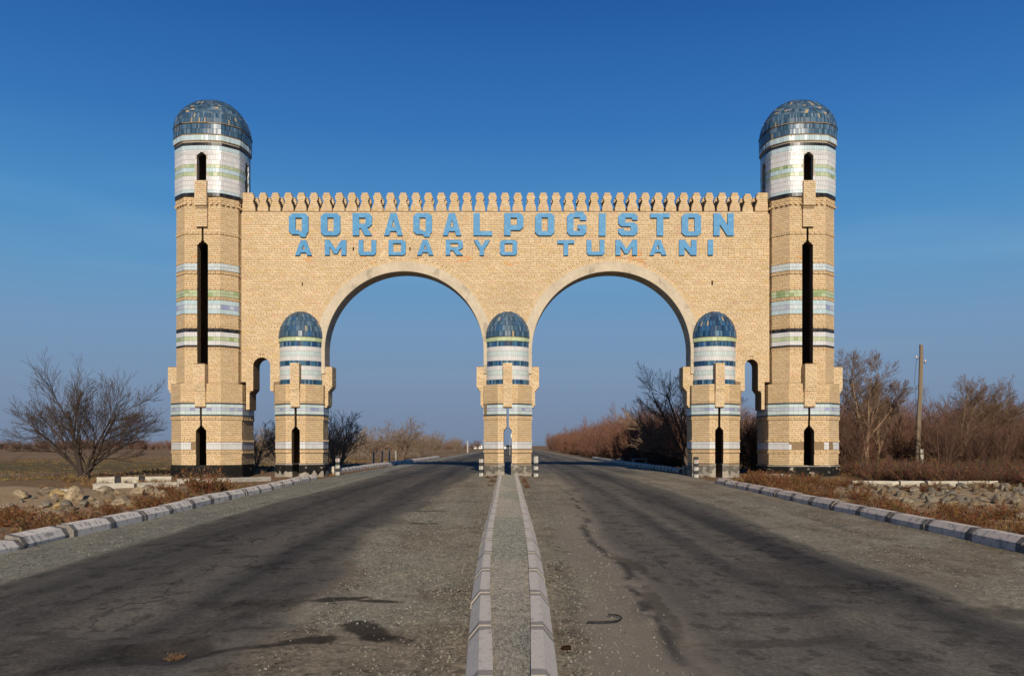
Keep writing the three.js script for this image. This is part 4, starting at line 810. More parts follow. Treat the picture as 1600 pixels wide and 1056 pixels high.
function beam(x0, z0, x1, z1, y, h, d, label, group, mat = concrete, name = 'concrete_beam') {
  const L = Math.hypot(x1 - x0, z1 - z0), m = solo(name, beamGeo(L, h + 0.25, d, Math.round(x0 * 31 + z0 * 7)), mat, label, 'concrete beam', group);
  m.position.set((x0 + x1) / 2, y - 0.25, (z0 + z1) / 2); m.rotation.y = Math.atan2(-(z1 - z0), x1 - x0); m.rotation.z = (LAT[Math.abs(Math.round(x0 * 97)) % 999] - 0.5) * 0.02;
  return m;
}
const gA = 'concrete beams along the platform edge above the boulders';
beam(-13.45, 11.1, -12.2, 10.95, -0.1, 0.24, 0.3, 'long pale concrete beam above the boulders, in the front row', gA);
beam(-12.17, 10.9, -11.1, 10.2, -0.09, 0.25, 0.3, 'long pale concrete beam above the boulders, in the front row', gA);
beam(-11.95, 8.1, -10.65, 7.5, -0.02, 0.2, 0.3, 'low concrete beam just in front of the black tower plinth', gA);
beam(-10.55, 7.4, -9.5, 5.3, -0.02, 0.18, 0.3, 'low concrete beam just in front of the black tower plinth', gA);
beam(-14.55, 11.7, -13.75, 11.9, -0.22, 0.22, 0.25, 'broken end of a whitewashed beam at the foot of the spreading tree', undefined, limed);
const gB = 'painted blocks behind the front beams';
for (const [a, b, c, d] of [[-15.05, 7.6, -14.5, 7.4], [-14.3, 7.3, -13.75, 7.1], [-13.55, 7.0, -12.7, 6.7]]) beam(a, b, c, d, 0.0, 0.21, 0.3, 'short pale painted block in the rear row beside the tower', gB, limed);
for (const [a, b, c, d] of [[-14.48, 7.4, -14.33, 7.32], [-13.73, 7.1, -13.57, 7.03]]) beam(a, b, c, d, 0.0, 0.22, 0.32, 'small black painted block between the pale painted blocks', gB, blackPaint);
const gC = 'whitewashed beams on top of the rubble bank';
for (const [a, b, c, d] of [[11.4, 9.9, 12.9, 10.0], [12.98, 10.0, 13.72, 10.1], [13.8, 10.15, 14.75, 10.2], [14.8, 10.2, 16.05, 10.25]]) beam(a, b, c, d, -0.02, 0.2, 0.3, 'whitewashed concrete beam on top of the rubble bank', gC, limed);
for (const [a, b, c, d] of [[15.3, 2.6, 16.15, 2.6], [16.7, 3.0, 17.2, 3.0]]) beam(a, b, c, d, 0.02, 0.16, 0.25, 'short whitewashed beam among the weeds near the timber pole', 'low beams near the pole', limed);
beam(-9.9, -2.3, -8.45, -2.25, 0, 0.36, 0.3, 'whitewashed concrete barrier standing behind the pillar with the dark plinth', undefined, limed, 'concrete_barrier');
beam(8.35, -3.2, 9.3, -3.25, 0, 0.36, 0.3, 'grey concrete barrier standing behind the pillar with the bare plinth', undefined, concrete, 'concrete_barrier');
beam(10.6, 2.2, 11.5, 2.2, 0, 0.16, 0.3, 'concrete block lying in the narrow passage beside the rubble bank', undefined, concrete, 'concrete_block');

// the timber pole with its concrete foot
{
  const x = 19.55, z = -2.6, y = groundY(x, z), H = 6.0;
  const p = thing('utility_pole', 'leaning timber pole tied to a concrete foot among the bare trees', 'utility pole', x, y, z);
  const wood = std({ map: at(tex(128, 512, (i, j) => { const g = fbm(i / 5, j / 130, 4), c = smooth(0.62, 0.7, fbm(i / 3, j / 200 + 9, 3)); const k = 0.75 + 0.6 * (g - 0.4) - 0.35 * c; return enc([0.27 * k, 0.205 * k, 0.14 * k]); }), 1, 1), roughness: 0.95 });
  const pg = new THREE.CylinderGeometry(0.085, 0.125, H, 12, 24); { const q = pg.attributes.position; for (let i = 0; i < q.count; i++) { const h = q.getY(i); q.setX(i, q.getX(i) + 0.03 * Math.sin(h * 0.9) + (fbm(h * 2, q.getX(i) * 9, 2) - 0.5) * 0.02); } pg.computeVertexNormals(); }
  const pole = part('pole', pg, wood, p); pole.position.set(0.05, 0.25 + H / 2, 0); pole.rotation.z = -0.022;
  const foot = part('foot', roundedBox(0.17, 1.45, 0.16, 0.02), limed, p); foot.position.set(0.05, -0.2, 0.16); foot.rotation.z = -0.015;
  for (const h of [0.32, 1.02]) { const t = part('wire_tie', new THREE.TorusGeometry(0.19, 0.014, 6, 24), std({ color: 0x0c0b0a, roughness: 0.7 }), p); t.rotation.x = Math.PI / 2; t.position.set(0.03, h, 0.08); t.scale.set(0.85, 1.0, 1); }
  for (const [s, h] of [[-1, 5.6], [1, 5.42]]) {
    const ins = part('insulator', new THREE.LatheGeometry([[0, 0], [0.045, 0], [0.05, 0.03], [0.035, 0.05], [0.045, 0.08], [0.02, 0.12], [0, 0.125]].map((q) => new THREE.Vector2(...q)), 12), std({ color: new THREE.Color().setRGB(0.5, 0.42, 0.34), roughness: 0.35 }), p); ins.position.set(0.1 + s * 0.21, h, 0.02);
    const hook = part('hook', new THREE.TubeGeometry(new THREE.CatmullRomCurve3([[0.1 + s * 0.08, h - 0.02, 0.02], [0.1 + s * 0.16, h - 0.06, 0.02], [0.1 + s * 0.21, h - 0.05, 0.02], [0.1 + s * 0.21, h, 0.02]].map((q) => new THREE.Vector3(...q))), 10, 0.012, 5), std({ color: 0x1c1815, roughness: 0.8 }), p);
  }
  part('cable', new THREE.TubeGeometry(new THREE.CatmullRomCurve3([[-0.11, 5.5, 0.02], [-0.2, 4.6, 0.05], [-0.16, 3.6, 0.08], [-0.14, 2.4, 0.1]].map((q) => new THREE.Vector3(...q))), 20, 0.008, 4), std({ color: 0x15120f, roughness: 0.8 }), p);
}
// row of short posts behind the gateway
const post0 = new THREE.CylinderGeometry(0.055, 0.06, 1.05, 10);
[[-10.15, -24.4], [-10.0, -27.6], [-9.85, -30.4], [-9.7, -33.2]].forEach(([x, z], i) => { const m = solo('marker_post', post0, whitePaint, 'short grey post in the row beside the kerb behind the gateway', 'post', 'short posts beside the kerb'); m.position.set(x, 0.42, z); m.rotation.z = (LAT[i + 40] - 0.5) * 0.06; });
{ const m = solo('delineator_post', roundedBox(0.28, 2.4, 0.28, 0.03), whitePaint, 'tall plain white post far along the road verge', 'post'); m.position.set(-8.9, -0.1, -134); }
// round sign far down the road, seen through the slit
{
  const s = thing('road_sign', 'round pale road sign far away, seen through the slit of the middle pillar', 'sign', -0.3, 0, -80);
  part('pole', new THREE.CylinderGeometry(0.04, 0.04, 2.4, 8), concrete, s).position.y = 1.2;
  const d = part('disc', new THREE.CylinderGeometry(0.5, 0.5, 0.03, 28), std({ color: new THREE.Color().setRGB(0.6, 0.57, 0.42), roughness: 0.4 }), s); d.rotation.x = Math.PI / 2; d.position.set(0.62, 2.72, 0);
}
// cars far down the road
function car(x, z, turn, colour, label) {
  const c = thing('parked_car', label, 'car', x, 0, z, turn, 'cars far down the road');
  const s = new THREE.Shape(); [[-2.1, 0.35], [-2.1, 0.75], [-1.95, 0.92], [-1.1, 0.98], [-0.55, 1.42], [0.75, 1.45], [1.45, 0.98], [2.05, 0.9], [2.1, 0.6], [2.08, 0.35]].forEach((q, i) => i ? s.lineTo(...q) : s.moveTo(...q));
  const g = new THREE.ExtrudeGeometry(s, { depth: 1.5, bevelEnabled: true, bevelSize: 0.07, bevelThickness: 0.08, bevelSegments: 2 }); g.translate(0, 0, -0.75);
  part('body', g, new THREE.MeshPhysicalMaterial({ color: colour, roughness: 0.35, clearcoat: 0.6 }), c);
  const w = new THREE.Shape(); [[-0.95, 1.0], [-0.5, 1.36], [0.7, 1.38], [1.25, 1.0]].forEach((q, i) => i ? w.lineTo(...q) : w.moveTo(...q));
  const wg = new THREE.ExtrudeGeometry(w, { depth: 1.68, bevelEnabled: false }); wg.translate(0, 0, -0.84); part('side_windows', wg, std({ color: 0x0d1013, roughness: 0.1 }), c);
  part('windscreen', new THREE.BoxGeometry(0.5, 0.5, 1.3), std({ color: 0x0d1013, roughness: 0.1 }), c).position.set(-0.82, 1.17, 0);
  for (const [wx, wz] of [[-1.3, 0.72], [1.3, 0.72], [-1.3, -0.72], [1.3, -0.72]]) { const t = part('wheel', new THREE.CylinderGeometry(0.33, 0.33, 0.2, 16), std({ color: 0x111111, roughness: 0.9 }), c); t.rotation.x = Math.PI / 2; t.position.set(wx, 0.33, wz); }
  for (const q of [-0.55, 0.55]) part('headlight', new THREE.SphereGeometry(0.1, 10, 8), std({ color: 0xd8d8d0, roughness: 0.2 }), c).position.set(-2.14, 0.72, q);
}
car(-3.1, -190, Math.PI / 2, 0xd8d8d4, 'white car far away on the road');
car(-0.9, -215, Math.PI / 2, 0x2c3038, 'dark car far away on the road');
car(-1.9, -240, Math.PI / 2, 0xcfd0ce, 'second white car far away beyond the dark one');
// low white house on the horizon
{
  const h = thing('house', 'small white house on the far horizon', 'house', -20.5, -0.3, -480); h.scale.setScalar(0.55);
  const F = new Faces(); F.closed([0, 0, 0], X, Y, Z, -5, 5, -0.5, 2.8, -4, 4, [1, 1, 1]); part('wall', F.geometry(), std({ color: new THREE.Color().setRGB(0.75, 0.74, 0.7), roughness: 0.9 }), h);
  const s = new THREE.Shape(); s.moveTo(-4.5, 0); s.lineTo(4.5, 0); s.lineTo(0, 1.9); const rg = new THREE.ExtrudeGeometry(s, { depth: 10.8, bevelEnabled: false }); rg.translate(0, 0, -5.4); rg.rotateY(Math.PI / 2); part('roof', rg, std({ color: new THREE.Color().setRGB(0.3, 0.29, 0.28), roughness: 0.9 }), h).position.y = 2.8;
  for (const x of [-3, 0.2, 3]) part('window', new THREE.BoxGeometry(1.1, 1.2, 0.1), std({ color: 0x12161a, roughness: 0.2 }), h).position.set(x, 1.3, 4.02);
}
// rough bench behind the kerb with things on it
{
  const b = thing('bench', 'rough plank bench behind the kerb at the edge of the reddish thicket', 'bench', 9.75, groundY(9.75, -27), -27, 0.1);
  part('seat', roundedBox(1.3, 0.05, 0.3), std({ color: new THREE.Color().setRGB(0.5, 0.46, 0.42), roughness: 0.8 }), b).position.y = 0.42;
  for (const x of [-0.5, 0.5]) part('leg', roundedBox(0.12, 0.42, 0.26), concrete, b).position.x = x;
  const bag = solo('bag', (() => { const g = new THREE.SphereGeometry(0.2, 14, 10); g.scale(0.8, 1.1, 0.7); const p = g.attributes.position; for (let i = 0; i < p.count; i++) { const n = 1 + (fbm(p.getX(i) * 9 + 3, p.getY(i) * 9 + p.getZ(i) * 5, 2) - 0.5) * 0.5; p.setXYZ(i, p.getX(i) * n, Math.max(-0.18, p.getY(i) * n), p.getZ(i) * n); } g.computeVertexNormals(); return g; })(), std({ color: 0x101216, roughness: 0.8 }), 'dark bag standing on the rough bench', 'bag'); bag.position.set(9.3, groundY(9.75, -27) + 0.65, -26.97);
  const can = thing('canister', 'blue plastic canister standing on the rough bench', 'canister', 10.2, groundY(9.75, -27) + 0.47, -27.03);
  part('body', roundedBox(0.2, 0.28, 0.14, 0.04), std({ color: new THREE.Color().setRGB(0.06, 0.13, 0.24), roughness: 0.5 }), can); part('neck', new THREE.CylinderGeometry(0.035, 0.04, 0.07, 10), std({ color: 0x202428, roughness: 0.6 }), can).position.y = 0.31;
}
// litter on the road
{
  const w = solo('bent_wire', new THREE.TubeGeometry(new THREE.CatmullRomCurve3([[0.66, 0.004, 0.02], [0.8, 0.01, 0.04], [0.93, 0.012, 0], [0.98, 0.014, -0.12], [0.95, 0.014, -0.24], [0.88, 0.01, -0.28]].map((q) => new THREE.Vector3(...q))), 30, 0.007, 5), std({ color: 0x14110f, roughness: 0.8 }), 'bent dark wire lying on the pale dust beside the median', 'wire'); w.position.set(0.0, roadY(31.2) + 0.02, 31.3);
  const l = solo('dirt_clod', (() => { const g = new THREE.IcosahedronGeometry(0.03, 2); const p = g.attributes.position; for (let i = 0; i < p.count; i++) { const n = 1 + (fbm(p.getX(i) * 60 + 7, p.getY(i) * 60 + p.getZ(i) * 40, 2) - 0.5) * 0.9; p.setXYZ(i, p.getX(i) * n * 1.2, p.getY(i) * n * 0.7, p.getZ(i) * n); } g.computeVertexNormals(); return g; })(), std({ color: 0x2a1c12, roughness: 1 }), 'small dark clod on the gravel beside the median', 'clod'); l.position.set(0.42, roadY(32.2) + 0.02, 32.25);
}
// ---------------------------------------------------------------- stones
function stoneGeo(seed, detail = 3, flat = 0.7, rough = 0.5) {
  const g = new THREE.IcosahedronGeometry(0.5, detail), p = g.attributes.position, r = rng(seed), cuts = [];
  for (let i = 0; i < 16; i++) { const v = new THREE.Vector3(r() - 0.5, r() - 0.5, r() - 0.5).normalize(); cuts.push([v, 0.24 + 0.18 * r()]); }
  const v = new THREE.Vector3();
  for (let i = 0; i < p.count; i++) {
    v.fromBufferAttribute(p, i);
    for (const [n, d] of cuts) { const k = v.dot(n) - d; if (k > 0) v.addScaledVector(n, -k * 0.98); }
    v.multiplyScalar(1 + (fbm(v.x * 6 + seed, v.y * 6 + v.z * 4, 3) - 0.5) * 0.2 * rough);
    p.setXYZ(i, v.x, v.y * flat, v.z);
  }
  g.computeVertexNormals();
  return g;
}
const stoneMap = tex(256, 256, (i, j) => { const n = fbm(i / 30, j / 30, 5), m = fbm(i / 5, j / 5, 3); const k = 0.7 + 0.6 * (n - 0.35) + 0.35 * (m - 0.5); return [k, k * 0.99, k * 0.97]; });
const stoneMats = [[0.52, 0.41, 0.27], [0.43, 0.355, 0.26], [0.31, 0.27, 0.215], [0.56, 0.4, 0.2], [0.38, 0.29, 0.19]].map((c) => std({ color: new THREE.Color().setRGB(...c), map: at(stoneMap, 1.4), bumpMap: at(stoneMap, 2), bumpScale: 0.02, roughness: 0.95 }));
const stoneGeos = [1, 2, 3, 4, 5, 6].map((s) => stoneGeo(s * 13 + 1));
const stoneR = rng(808);
const HUE = ['tan', 'pale grey brown', 'dark grey', 'ochre', 'brown'];
function stone(x, z, w, h, mat, label, group, sink = 0.25) {
  label = label.replace('{}', (w > 0.52 ? 'large ' : w < 0.38 ? 'small ' : '') + HUE[mat]);
  const m = solo('boulder', stoneGeos[Math.floor(stoneR() * 6)], stoneMats[mat], label, 'boulder', group);
  m.scale.set(w * 1.08, h * 1.75, w * (0.7 + 0.4 * stoneR())); m.rotation.set((stoneR() - 0.5) * 0.4, stoneR() * 6.28, (stoneR() - 0.5) * 0.4);
  m.position.set(x, groundY(x, z) + h * (0.5 - sink), z);
}
const gS = 'boulders tipped beside the concrete beams';
[[-14.3, 12.45, 0.75, 0.34, 1], [-14.83, 12.9, 0.58, 0.3, 0], [-13.75, 12.7, 0.5, 0.34, 3], [-12.33, 16.35, 0.55, 0.34, 0], [-11.86, 15.7, 0.36, 0.28, 1], [-12.77, 14.45, 0.5, 0.26, 3], [-12.91, 13.45, 0.5, 0.55, 0], [-11.12, 14.45, 0.6, 0.34, 0], [-11.0, 15.7, 0.45, 0.3, 2], [-10.54, 17.0, 0.5, 0.3, 4], [-11.27, 12.9, 0.65, 0.36, 0], [-11.34, 13.55, 0.36, 0.2, 2], [-12.13, 14.45, 0.36, 0.25, 2], [-10.78, 14.45, 0.34, 0.25, 1], [-11.71, 13.8, 0.5, 0.3, 4], [-14.31, 14.45, 0.46, 0.28, 1], [-13.5, 13.4, 0.3, 0.3, 1], [-11.4, 11.9, 0.4, 0.24, 1],
  [-12.2, 15.2, 0.6, 0.35, 2], [-11.5, 14.9, 0.55, 0.35, 1], [-10.2, 14.9, 0.5, 0.3, 4], [-10.4, 13.2, 0.55, 0.3, 0], [-13.3, 14.2, 0.45, 0.3, 2], [-12.5, 12.4, 0.5, 0.3, 1], [-10.9, 16.4, 0.45, 0.28, 0], [-11.6, 16.6, 0.5, 0.3, 1], [-13.1, 15.6, 0.4, 0.22, 4], [-10.1, 12.2, 0.4, 0.22, 2], [-12.0, 12.6, 0.4, 0.25, 4], [-15.3, 13.6, 0.5, 0.3, 0]]
  .forEach((a) => stone(...a, '{} boulder tipped on the slope below the pale concrete beams', gS));
for (let i = 0; i < 46; i++) { const x = -9.9 - stoneR() * 5.2, z = 11.6 + stoneR() * 5.2; stone(x, z, 0.14 + 0.18 * stoneR(), 0.1 + 0.12 * stoneR(), Math.floor(stoneR() * 5), '{} broken stone among the boulders below the pale concrete beams', 'broken stones among the boulders', 0.3); }
const gR = 'flat stones of the rubble bank';
for (let i = 0; i < 170; i++) {
  const x = 10.7 + stoneR() * 6.0, t = stoneR(), z = 10.5 + t * 4.6;
  if (x < 11.4 && t > 0.7) continue;
  stone(x, z, 0.18 + 0.3 * stoneR() ** 1.5, 0.12 + 0.14 * stoneR(), stoneR() < 0.4 ? 2 : stoneR() < 0.35 ? 1 : 4, '{} flat stone bedded in the rubble bank below the whitewashed beams', gR, 0.3);
}
stone(12.9, 17.1, 0.34, 0.2, 1, 'single pale stone lying below the rubble bank', undefined, 0.2);
stone(9.1, -34, 1.3, 0.6, 0, 'pale heap of rubble behind the kerb beside the thicket', undefined, 0.3);

// ---------------------------------------------------------------- bare trees
class Wood {
  constructor() { this.p = []; this.n = []; this.c = []; this.i = []; }
  limb(pts, r0, r1, sides, c0, c1) {
    const base = this.p.length / 3, k = pts.length, t = new THREE.Vector3(), a = new THREE.Vector3(), b = new THREE.Vector3(), up = new THREE.Vector3();
    for (let j = 0; j < k; j++) {
      t.copy(pts[Math.min(k - 1, j + 1)]).sub(pts[Math.max(0, j - 1)]).normalize();
      up.set(Math.abs(t.y) > 0.9 ? 1 : 0, Math.abs(t.y) > 0.9 ? 0 : 1, 0); a.crossVectors(t, up).normalize(); b.crossVectors(t, a);
      const f = j / (k - 1), r = lerp(r0, r1, f);
      for (let s = 0; s < sides; s++) {
        const q = s / sides * 6.2832, x = Math.cos(q), y = Math.sin(q), nx = a.x * x + b.x * y, ny = a.y * x + b.y * y, nz = a.z * x + b.z * y;
        this.p.push(pts[j].x + nx * r, pts[j].y + ny * r, pts[j].z + nz * r); this.n.push(nx, ny, nz);
        this.c.push(lerp(c0[0], c1[0], f), lerp(c0[1], c1[1], f), lerp(c0[2], c1[2], f));
      }
    }
    for (let j = 0; j < k - 1; j++) for (let s = 0; s < sides; s++) { const u = base + j * sides + s, v = base + j * sides + (s + 1) % sides, w = u + sides, z = v + sides; this.i.push(u, v, z, u, z, w); }
  }
  leaf(p, d, size, col) {
    const b = this.p.length / 3, n = new THREE.Vector3(d.z, d.x, -d.y).normalize(), s = new THREE.Vector3().crossVectors(d, n).normalize();
    for (const [u, v] of [[0, 0], [0.5, 0.35], [1, 0], [0.5, -0.35]]) { this.p.push(p.x + d.x * u * size + s.x * v * size, p.y + d.y * u * size + s.y * v * size, p.z + d.z * u * size + s.z * v * size); this.n.push(n.x, n.y, n.z); this.c.push(...col); }
    this.i.push(b, b + 1, b + 2, b, b + 2, b + 3);
  }
  geometry() { const g = new THREE.BufferGeometry(); g.setAttribute('position', new THREE.Float32BufferAttribute(this.p, 3)); g.setAttribute('normal', new THREE.Float32BufferAttribute(this.n, 3)); g.setAttribute('color', new THREE.Float32BufferAttribute(this.c, 3)); g.setIndex(this.i); return g; }
}
const barkMat = std({ vertexColors: true, roughness: 0.95 }), twigMat = std({ vertexColors: true, roughness: 0.9 });
// o.stems: [direction, length, radius]; o.levels: [{n, len, ang, rise, seg, wob}]
function bareTree(o) {
  const r = rng(o.seed), trunk = new Wood(), crown = new Wood(), L = o.levels;
  const grow = (p, d, len, rad, lv) => {
    const q = L[lv], pts = [p.clone()], dir = d.clone(), seg = q.seg, at = [];
    for (let i = 0; i < seg; i++) {
      dir.x += (r() - 0.5) * q.wob; dir.z += (r() - 0.5) * q.wob; dir.y += (r() - 0.5) * q.wob + q.rise; dir.normalize();
      const nx = pts[i].clone().addScaledVector(dir, len / seg); if (nx.y < 0.12 && i) { nx.y = 0.12 + r() * 0.1; }
      pts.push(nx); at.push(dir.clone());
    }
    const end = Math.max(o.min, rad * q.taper), W = lv < (o.trunkLevels ?? 2) ? trunk : crown, c0 = lv < (o.trunkLevels ?? 2) ? o.bark : o.twig, c1 = lv + 1 < (o.trunkLevels ?? 2) ? o.bark : o.twig, k = 0.8 + 0.4 * r();
    W.limb(pts, Math.max(o.min, rad), end, rad > 0.05 ? 8 : rad > 0.02 ? 5 : 3, c0.map((v) => v * k), c1.map((v) => v * k));
    if (o.leaf && lv >= L.length - 2 && r() < 0.35) for (let i = 0; i < o.leaf; i++) { const j = 1 + Math.floor(r() * seg); crown.leaf(pts[j], new THREE.Vector3(r() - 0.5, r() - 0.6, r() - 0.5).normalize(), 0.022 + 0.025 * r(), o.leafCol.map((v) => v * (0.6 + 0.8 * r()))); }
    if (lv + 1 >= L.length) return;
    const c = L[lv + 1], n = Math.round(c.n * (0.75 + 0.5 * r()));
    let az = r() * 6.28;
    for (let i = 0; i < n; i++) {
      const f = lerp(c.from ?? 0.25, 1, (i + r()) / n), fj = f * seg, j = Math.min(seg - 1, Math.floor(fj)), base = pts[j].clone().lerp(pts[j + 1], fj - j), dd = at[j].clone();
      az += 2.4 + (r() - 0.5); const side = new THREE.Vector3(Math.cos(az), r() * 0.6 - 0.2, Math.sin(az)); side.addScaledVector(dd, -side.dot(dd)).normalize();
      const ang = c.ang * (0.65 + 0.7 * r()); dd.multiplyScalar(Math.cos(ang)).addScaledVector(side, Math.sin(ang)); 
      grow(base, dd.normalize(), len * c.len * (0.6 + 0.6 * r()) * (1.1 - 0.45 * f), lerp(rad, end, f) * (c.rad ?? 0.6), lv + 1);
    }
  };
  for (const [d, len, rad, off = [0, 0, 0]] of o.stems) grow(new THREE.Vector3(...off), new THREE.Vector3(...d).normalize(), len, rad, 0);
  return [trunk.geometry(), crown.geometry()];
}
function treeThing(name, geos, x, z, label, category, group, turn = 0, scale = 1, dy = -0.06) {
  const t = thing(name, label, category, x, groundY(x, z) + dy, z, turn, group);
  if (Array.isArray(scale)) t.scale.set(...scale); else t.scale.setScalar(scale);
  part('trunk', geos[0], barkMat, t); part('crown', geos[1], twigMat, t);
  return t;
}
// the spreading tree with low black limbs beside the tower
const spreading = bareTree({ seed: 17, min: 0.0042, trunkLevels: 2, bark: [0.045, 0.034, 0.028], twig: [0.08, 0.058, 0.044],
  stems: [[[-0.18, 1, 0.05], 2.9, 0.14], [[0.55, 0.85, 0.12], 3.0, 0.1, [0.1, 0, 0]], [[0.2, 1, -0.35], 2.9, 0.085, [0.05, 0, -0.05]], [[-0.75, 0.85, -0.1], 2.6, 0.075, [-0.05, 0.3, 0]], [[0.8, 0.8, 0.25], 2.6, 0.07, [0.1, 0.25, 0.05]]],
  levels: [{ seg: 7, wob: 0.22, rise: -0.01, taper: 0.4 }, { n: 9, len: 0.82, ang: 0.72, rise: 0.005, seg: 6, wob: 0.16, taper: 0.25, rad: 0.5, from: 0.18 }, { n: 9, len: 0.66, ang: 0.6, rise: 0.035, seg: 5, wob: 0.15, taper: 0.35, rad: 0.45, from: 0.15 }, { n: 8, len: 0.62, ang: 0.5, rise: 0.05, seg: 3, wob: 0.14, taper: 0.5, rad: 0.5, from: 0.15 }, { n: 2.6, len: 0.62, ang: 0.42, rise: 0.05, seg: 2, wob: 0.12, taper: 0.8, rad: 0.7, from: 0.2 }] });
treeThing('bare_tree', spreading, -18.6, 1.6, 'wide spreading bare tree with black low limbs beside the tower', 'tree', undefined, 0.2, [0.93, 1.07, 0.95]);

const tall = (seed, lean) => bareTree({ seed, min: 0.0045, trunkLevels: 2, bark: [0.25, 0.165, 0.105], twig: [0.17, 0.11, 0.072], leaf: 1, leafCol: [0.17, 0.095, 0.045],
  stems: [[[lean, 1, 0.05], 5.0, 0.115], [[lean + 0.38, 1, -0.1], 4.3, 0.07, [lean * 1.2 + 0.03, 1.2, 0]], [[lean - 0.32, 1, 0.12], 4.2, 0.065, [lean * 1.0 - 0.03, 1.0, 0.05]], [[lean + 0.12, 1, -0.4], 4.2, 0.06, [lean * 1.5, 1.5, 0]], [[lean + 0.62, 0.8, 0.2], 3.2, 0.05, [lean * 1.7, 1.7, 0.05]]],
  levels: [{ seg: 8, wob: 0.1, rise: 0.02, taper: 0.25 }, { n: 11, len: 0.42, ang: 0.55, rise: 0.03, seg: 5, wob: 0.13, taper: 0.35, rad: 0.5, from: 0.28 }, { n: 10, len: 0.55, ang: 0.55, rise: 0.02, seg: 4, wob: 0.14, taper: 0.4, rad: 0.5, from: 0.2 }, { n: 7, len: 0.5, ang: 0.55, rise: 0.02, seg: 3, wob: 0.16, taper: 0.6, rad: 0.6, from: 0.2 }, { n: 2, len: 0.5, ang: 0.5, rise: 0.02, seg: 2, wob: 0.15, taper: 0.8, rad: 0.8 }] });
const tallA = tall(5, -0.02), tallB = tall(23, 0.42);
treeThing('bare_tree', tallA, 18.0, -5.0, 'tall tan bare tree with forked trunk between the tower and the timber pole', 'tree', undefined, 0.4, [1.0, 0.98, 1.0]);
treeThing('bare_tree', tallB, 22.6, -5.5, 'leaning bare tree with a rounded top beyond the timber pole', 'tree', undefined, -0.25, [0.85, 0.82, 0.85]);
treeThing('bare_tree', tallA, 20.6, -9.5, 'slender bare tree in the thicket behind the timber pole', 'tree', undefined, 4.0, 0.78);
treeThing('bare_tree', tallB, 27.5, -9.0, 'bare tree rising from the thicket well beyond the timber pole', 'tree', undefined, 1.2, 0.72);
treeThing('bare_tree', tallA, 16.2, -10.5, 'bare tree close behind the tower with the broken tile band', 'tree', undefined, 2.2, 0.9);
// big tree behind the pillar with the bare plinth, leaning out over the road
const leaning = bareTree({ seed: 41, min: 0.006, trunkLevels: 2, bark: [0.12, 0.085, 0.065], twig: [0.27, 0.18, 0.12],
  stems: [[[-0.62, 1, 0.1], 4.6, 0.13], [[0.1, 1, -0.1], 4.6, 0.14], [[-1, 0.72, -0.15], 4.0, 0.09, [-0.05, 0.5, 0]], [[-0.35, 1, 0.3], 4.4, 0.1, [0, 0.3, 0]], [[0.6, 1, 0.2], 3.8, 0.1, [0.1, 0.2, 0]], [[-1, 0.3, 0.2], 2.6, 0.06, [-0.05, 0.6, 0]]],
  levels: [{ seg: 7, wob: 0.12, rise: 0.0, taper: 0.3 }, { n: 10, len: 0.5, ang: 0.6, rise: 0.02, seg: 6, wob: 0.14, taper: 0.35, rad: 0.45, from: 0.25 }, { n: 9, len: 0.55, ang: 0.55, rise: 0.03, seg: 4, wob: 0.15, taper: 0.4, rad: 0.5, from: 0.15 }, { n: 8, len: 0.55, ang: 0.5, rise: 0.03, seg: 3, wob: 0.16, taper: 0.6, rad: 0.6, from: 0.15 }] });
treeThing('bare_tree', leaning, 10.25, -10.5, 'large bare tree leaning over the kerb behind the pillar with the bare plinth', 'tree', undefined, 0, 1.05);
// bushy trees beside the road behind the other arch
const bushy = (seed, bark, twig) => bareTree({ seed, min: 0.007, trunkLevels: 1, bark, twig,
  stems: Array.from({ length: 9 }, (_, i) => { const a = i * 2.4, k = 0.25 + 0.1 * (i % 3) * 1.6; return [[Math.cos(a) * k, 1, Math.sin(a) * k], 1.9 + 0.2 * (i % 4), 0.045, [Math.cos(a) * 0.12, 0, Math.sin(a) * 0.12]]; }),
  levels: [{ seg: 6, wob: 0.2, rise: 0.0, taper: 0.3 }, { n: 9, len: 0.55, ang: 0.65, rise: 0.03, seg: 4, wob: 0.25, taper: 0.4, rad: 0.55, from: 0.2 }, { n: 7, len: 0.55, ang: 0.6, rise: 0.04, seg: 3, wob: 0.3, taper: 0.6, rad: 0.6 }, { n: 3, len: 0.6, ang: 0.5, rise: 0.04, seg: 2, wob: 0.3, taper: 0.8, rad: 0.8 }] });
const bushA = bushy(61, [0.13, 0.095, 0.07], [0.27, 0.2, 0.14]), bushB = bushy(67, [0.14, 0.1, 0.07], [0.24, 0.17, 0.115]);
treeThing('bushy_tree', bushA, -11.0, -15.5, 'dark bushy bare tree standing behind the kerb near the striped post', 'tree', undefined, 0.3, [1.15, 1.2, 1.15]);
treeThing('bushy_tree', bushB, -10.9, -46, 'rounded bare bush beside the road beyond the short posts', 'bush', undefined, 1.3, [1.45, 1.35, 1.45]);
const gL = 'bare bushes along the verge behind the arch';
[[-12.6, -58, 1.1], [-12.0, -72, 1.0], [-13.4, -88, 1.2], [-12.6, -104, 1.0], [-14.5, -122, 1.4], [-12.4, -150, 1.0], [-13.2, -168, 1.2], [-17, -64, 1.3], [-19, -52, 1.2], [-21, -80, 1.4], [-12.8, -21, 0.9], [-15.2, -18, 1.0], [-14.6, -10, 0.85], [-17.5, -26, 1.1], [-23, -38, 1.1]].forEach(([x, z, s], i) => treeThing('bare_bush', i % 2 ? bushA : bushB, x, z, (s > 1.15 ? 'large' : 'small') + ' brown bare bush on the verge ' + (z < -50 ? 'beyond the short posts' : 'close behind the gateway'), 'bush', gL, i * 1.7, s));
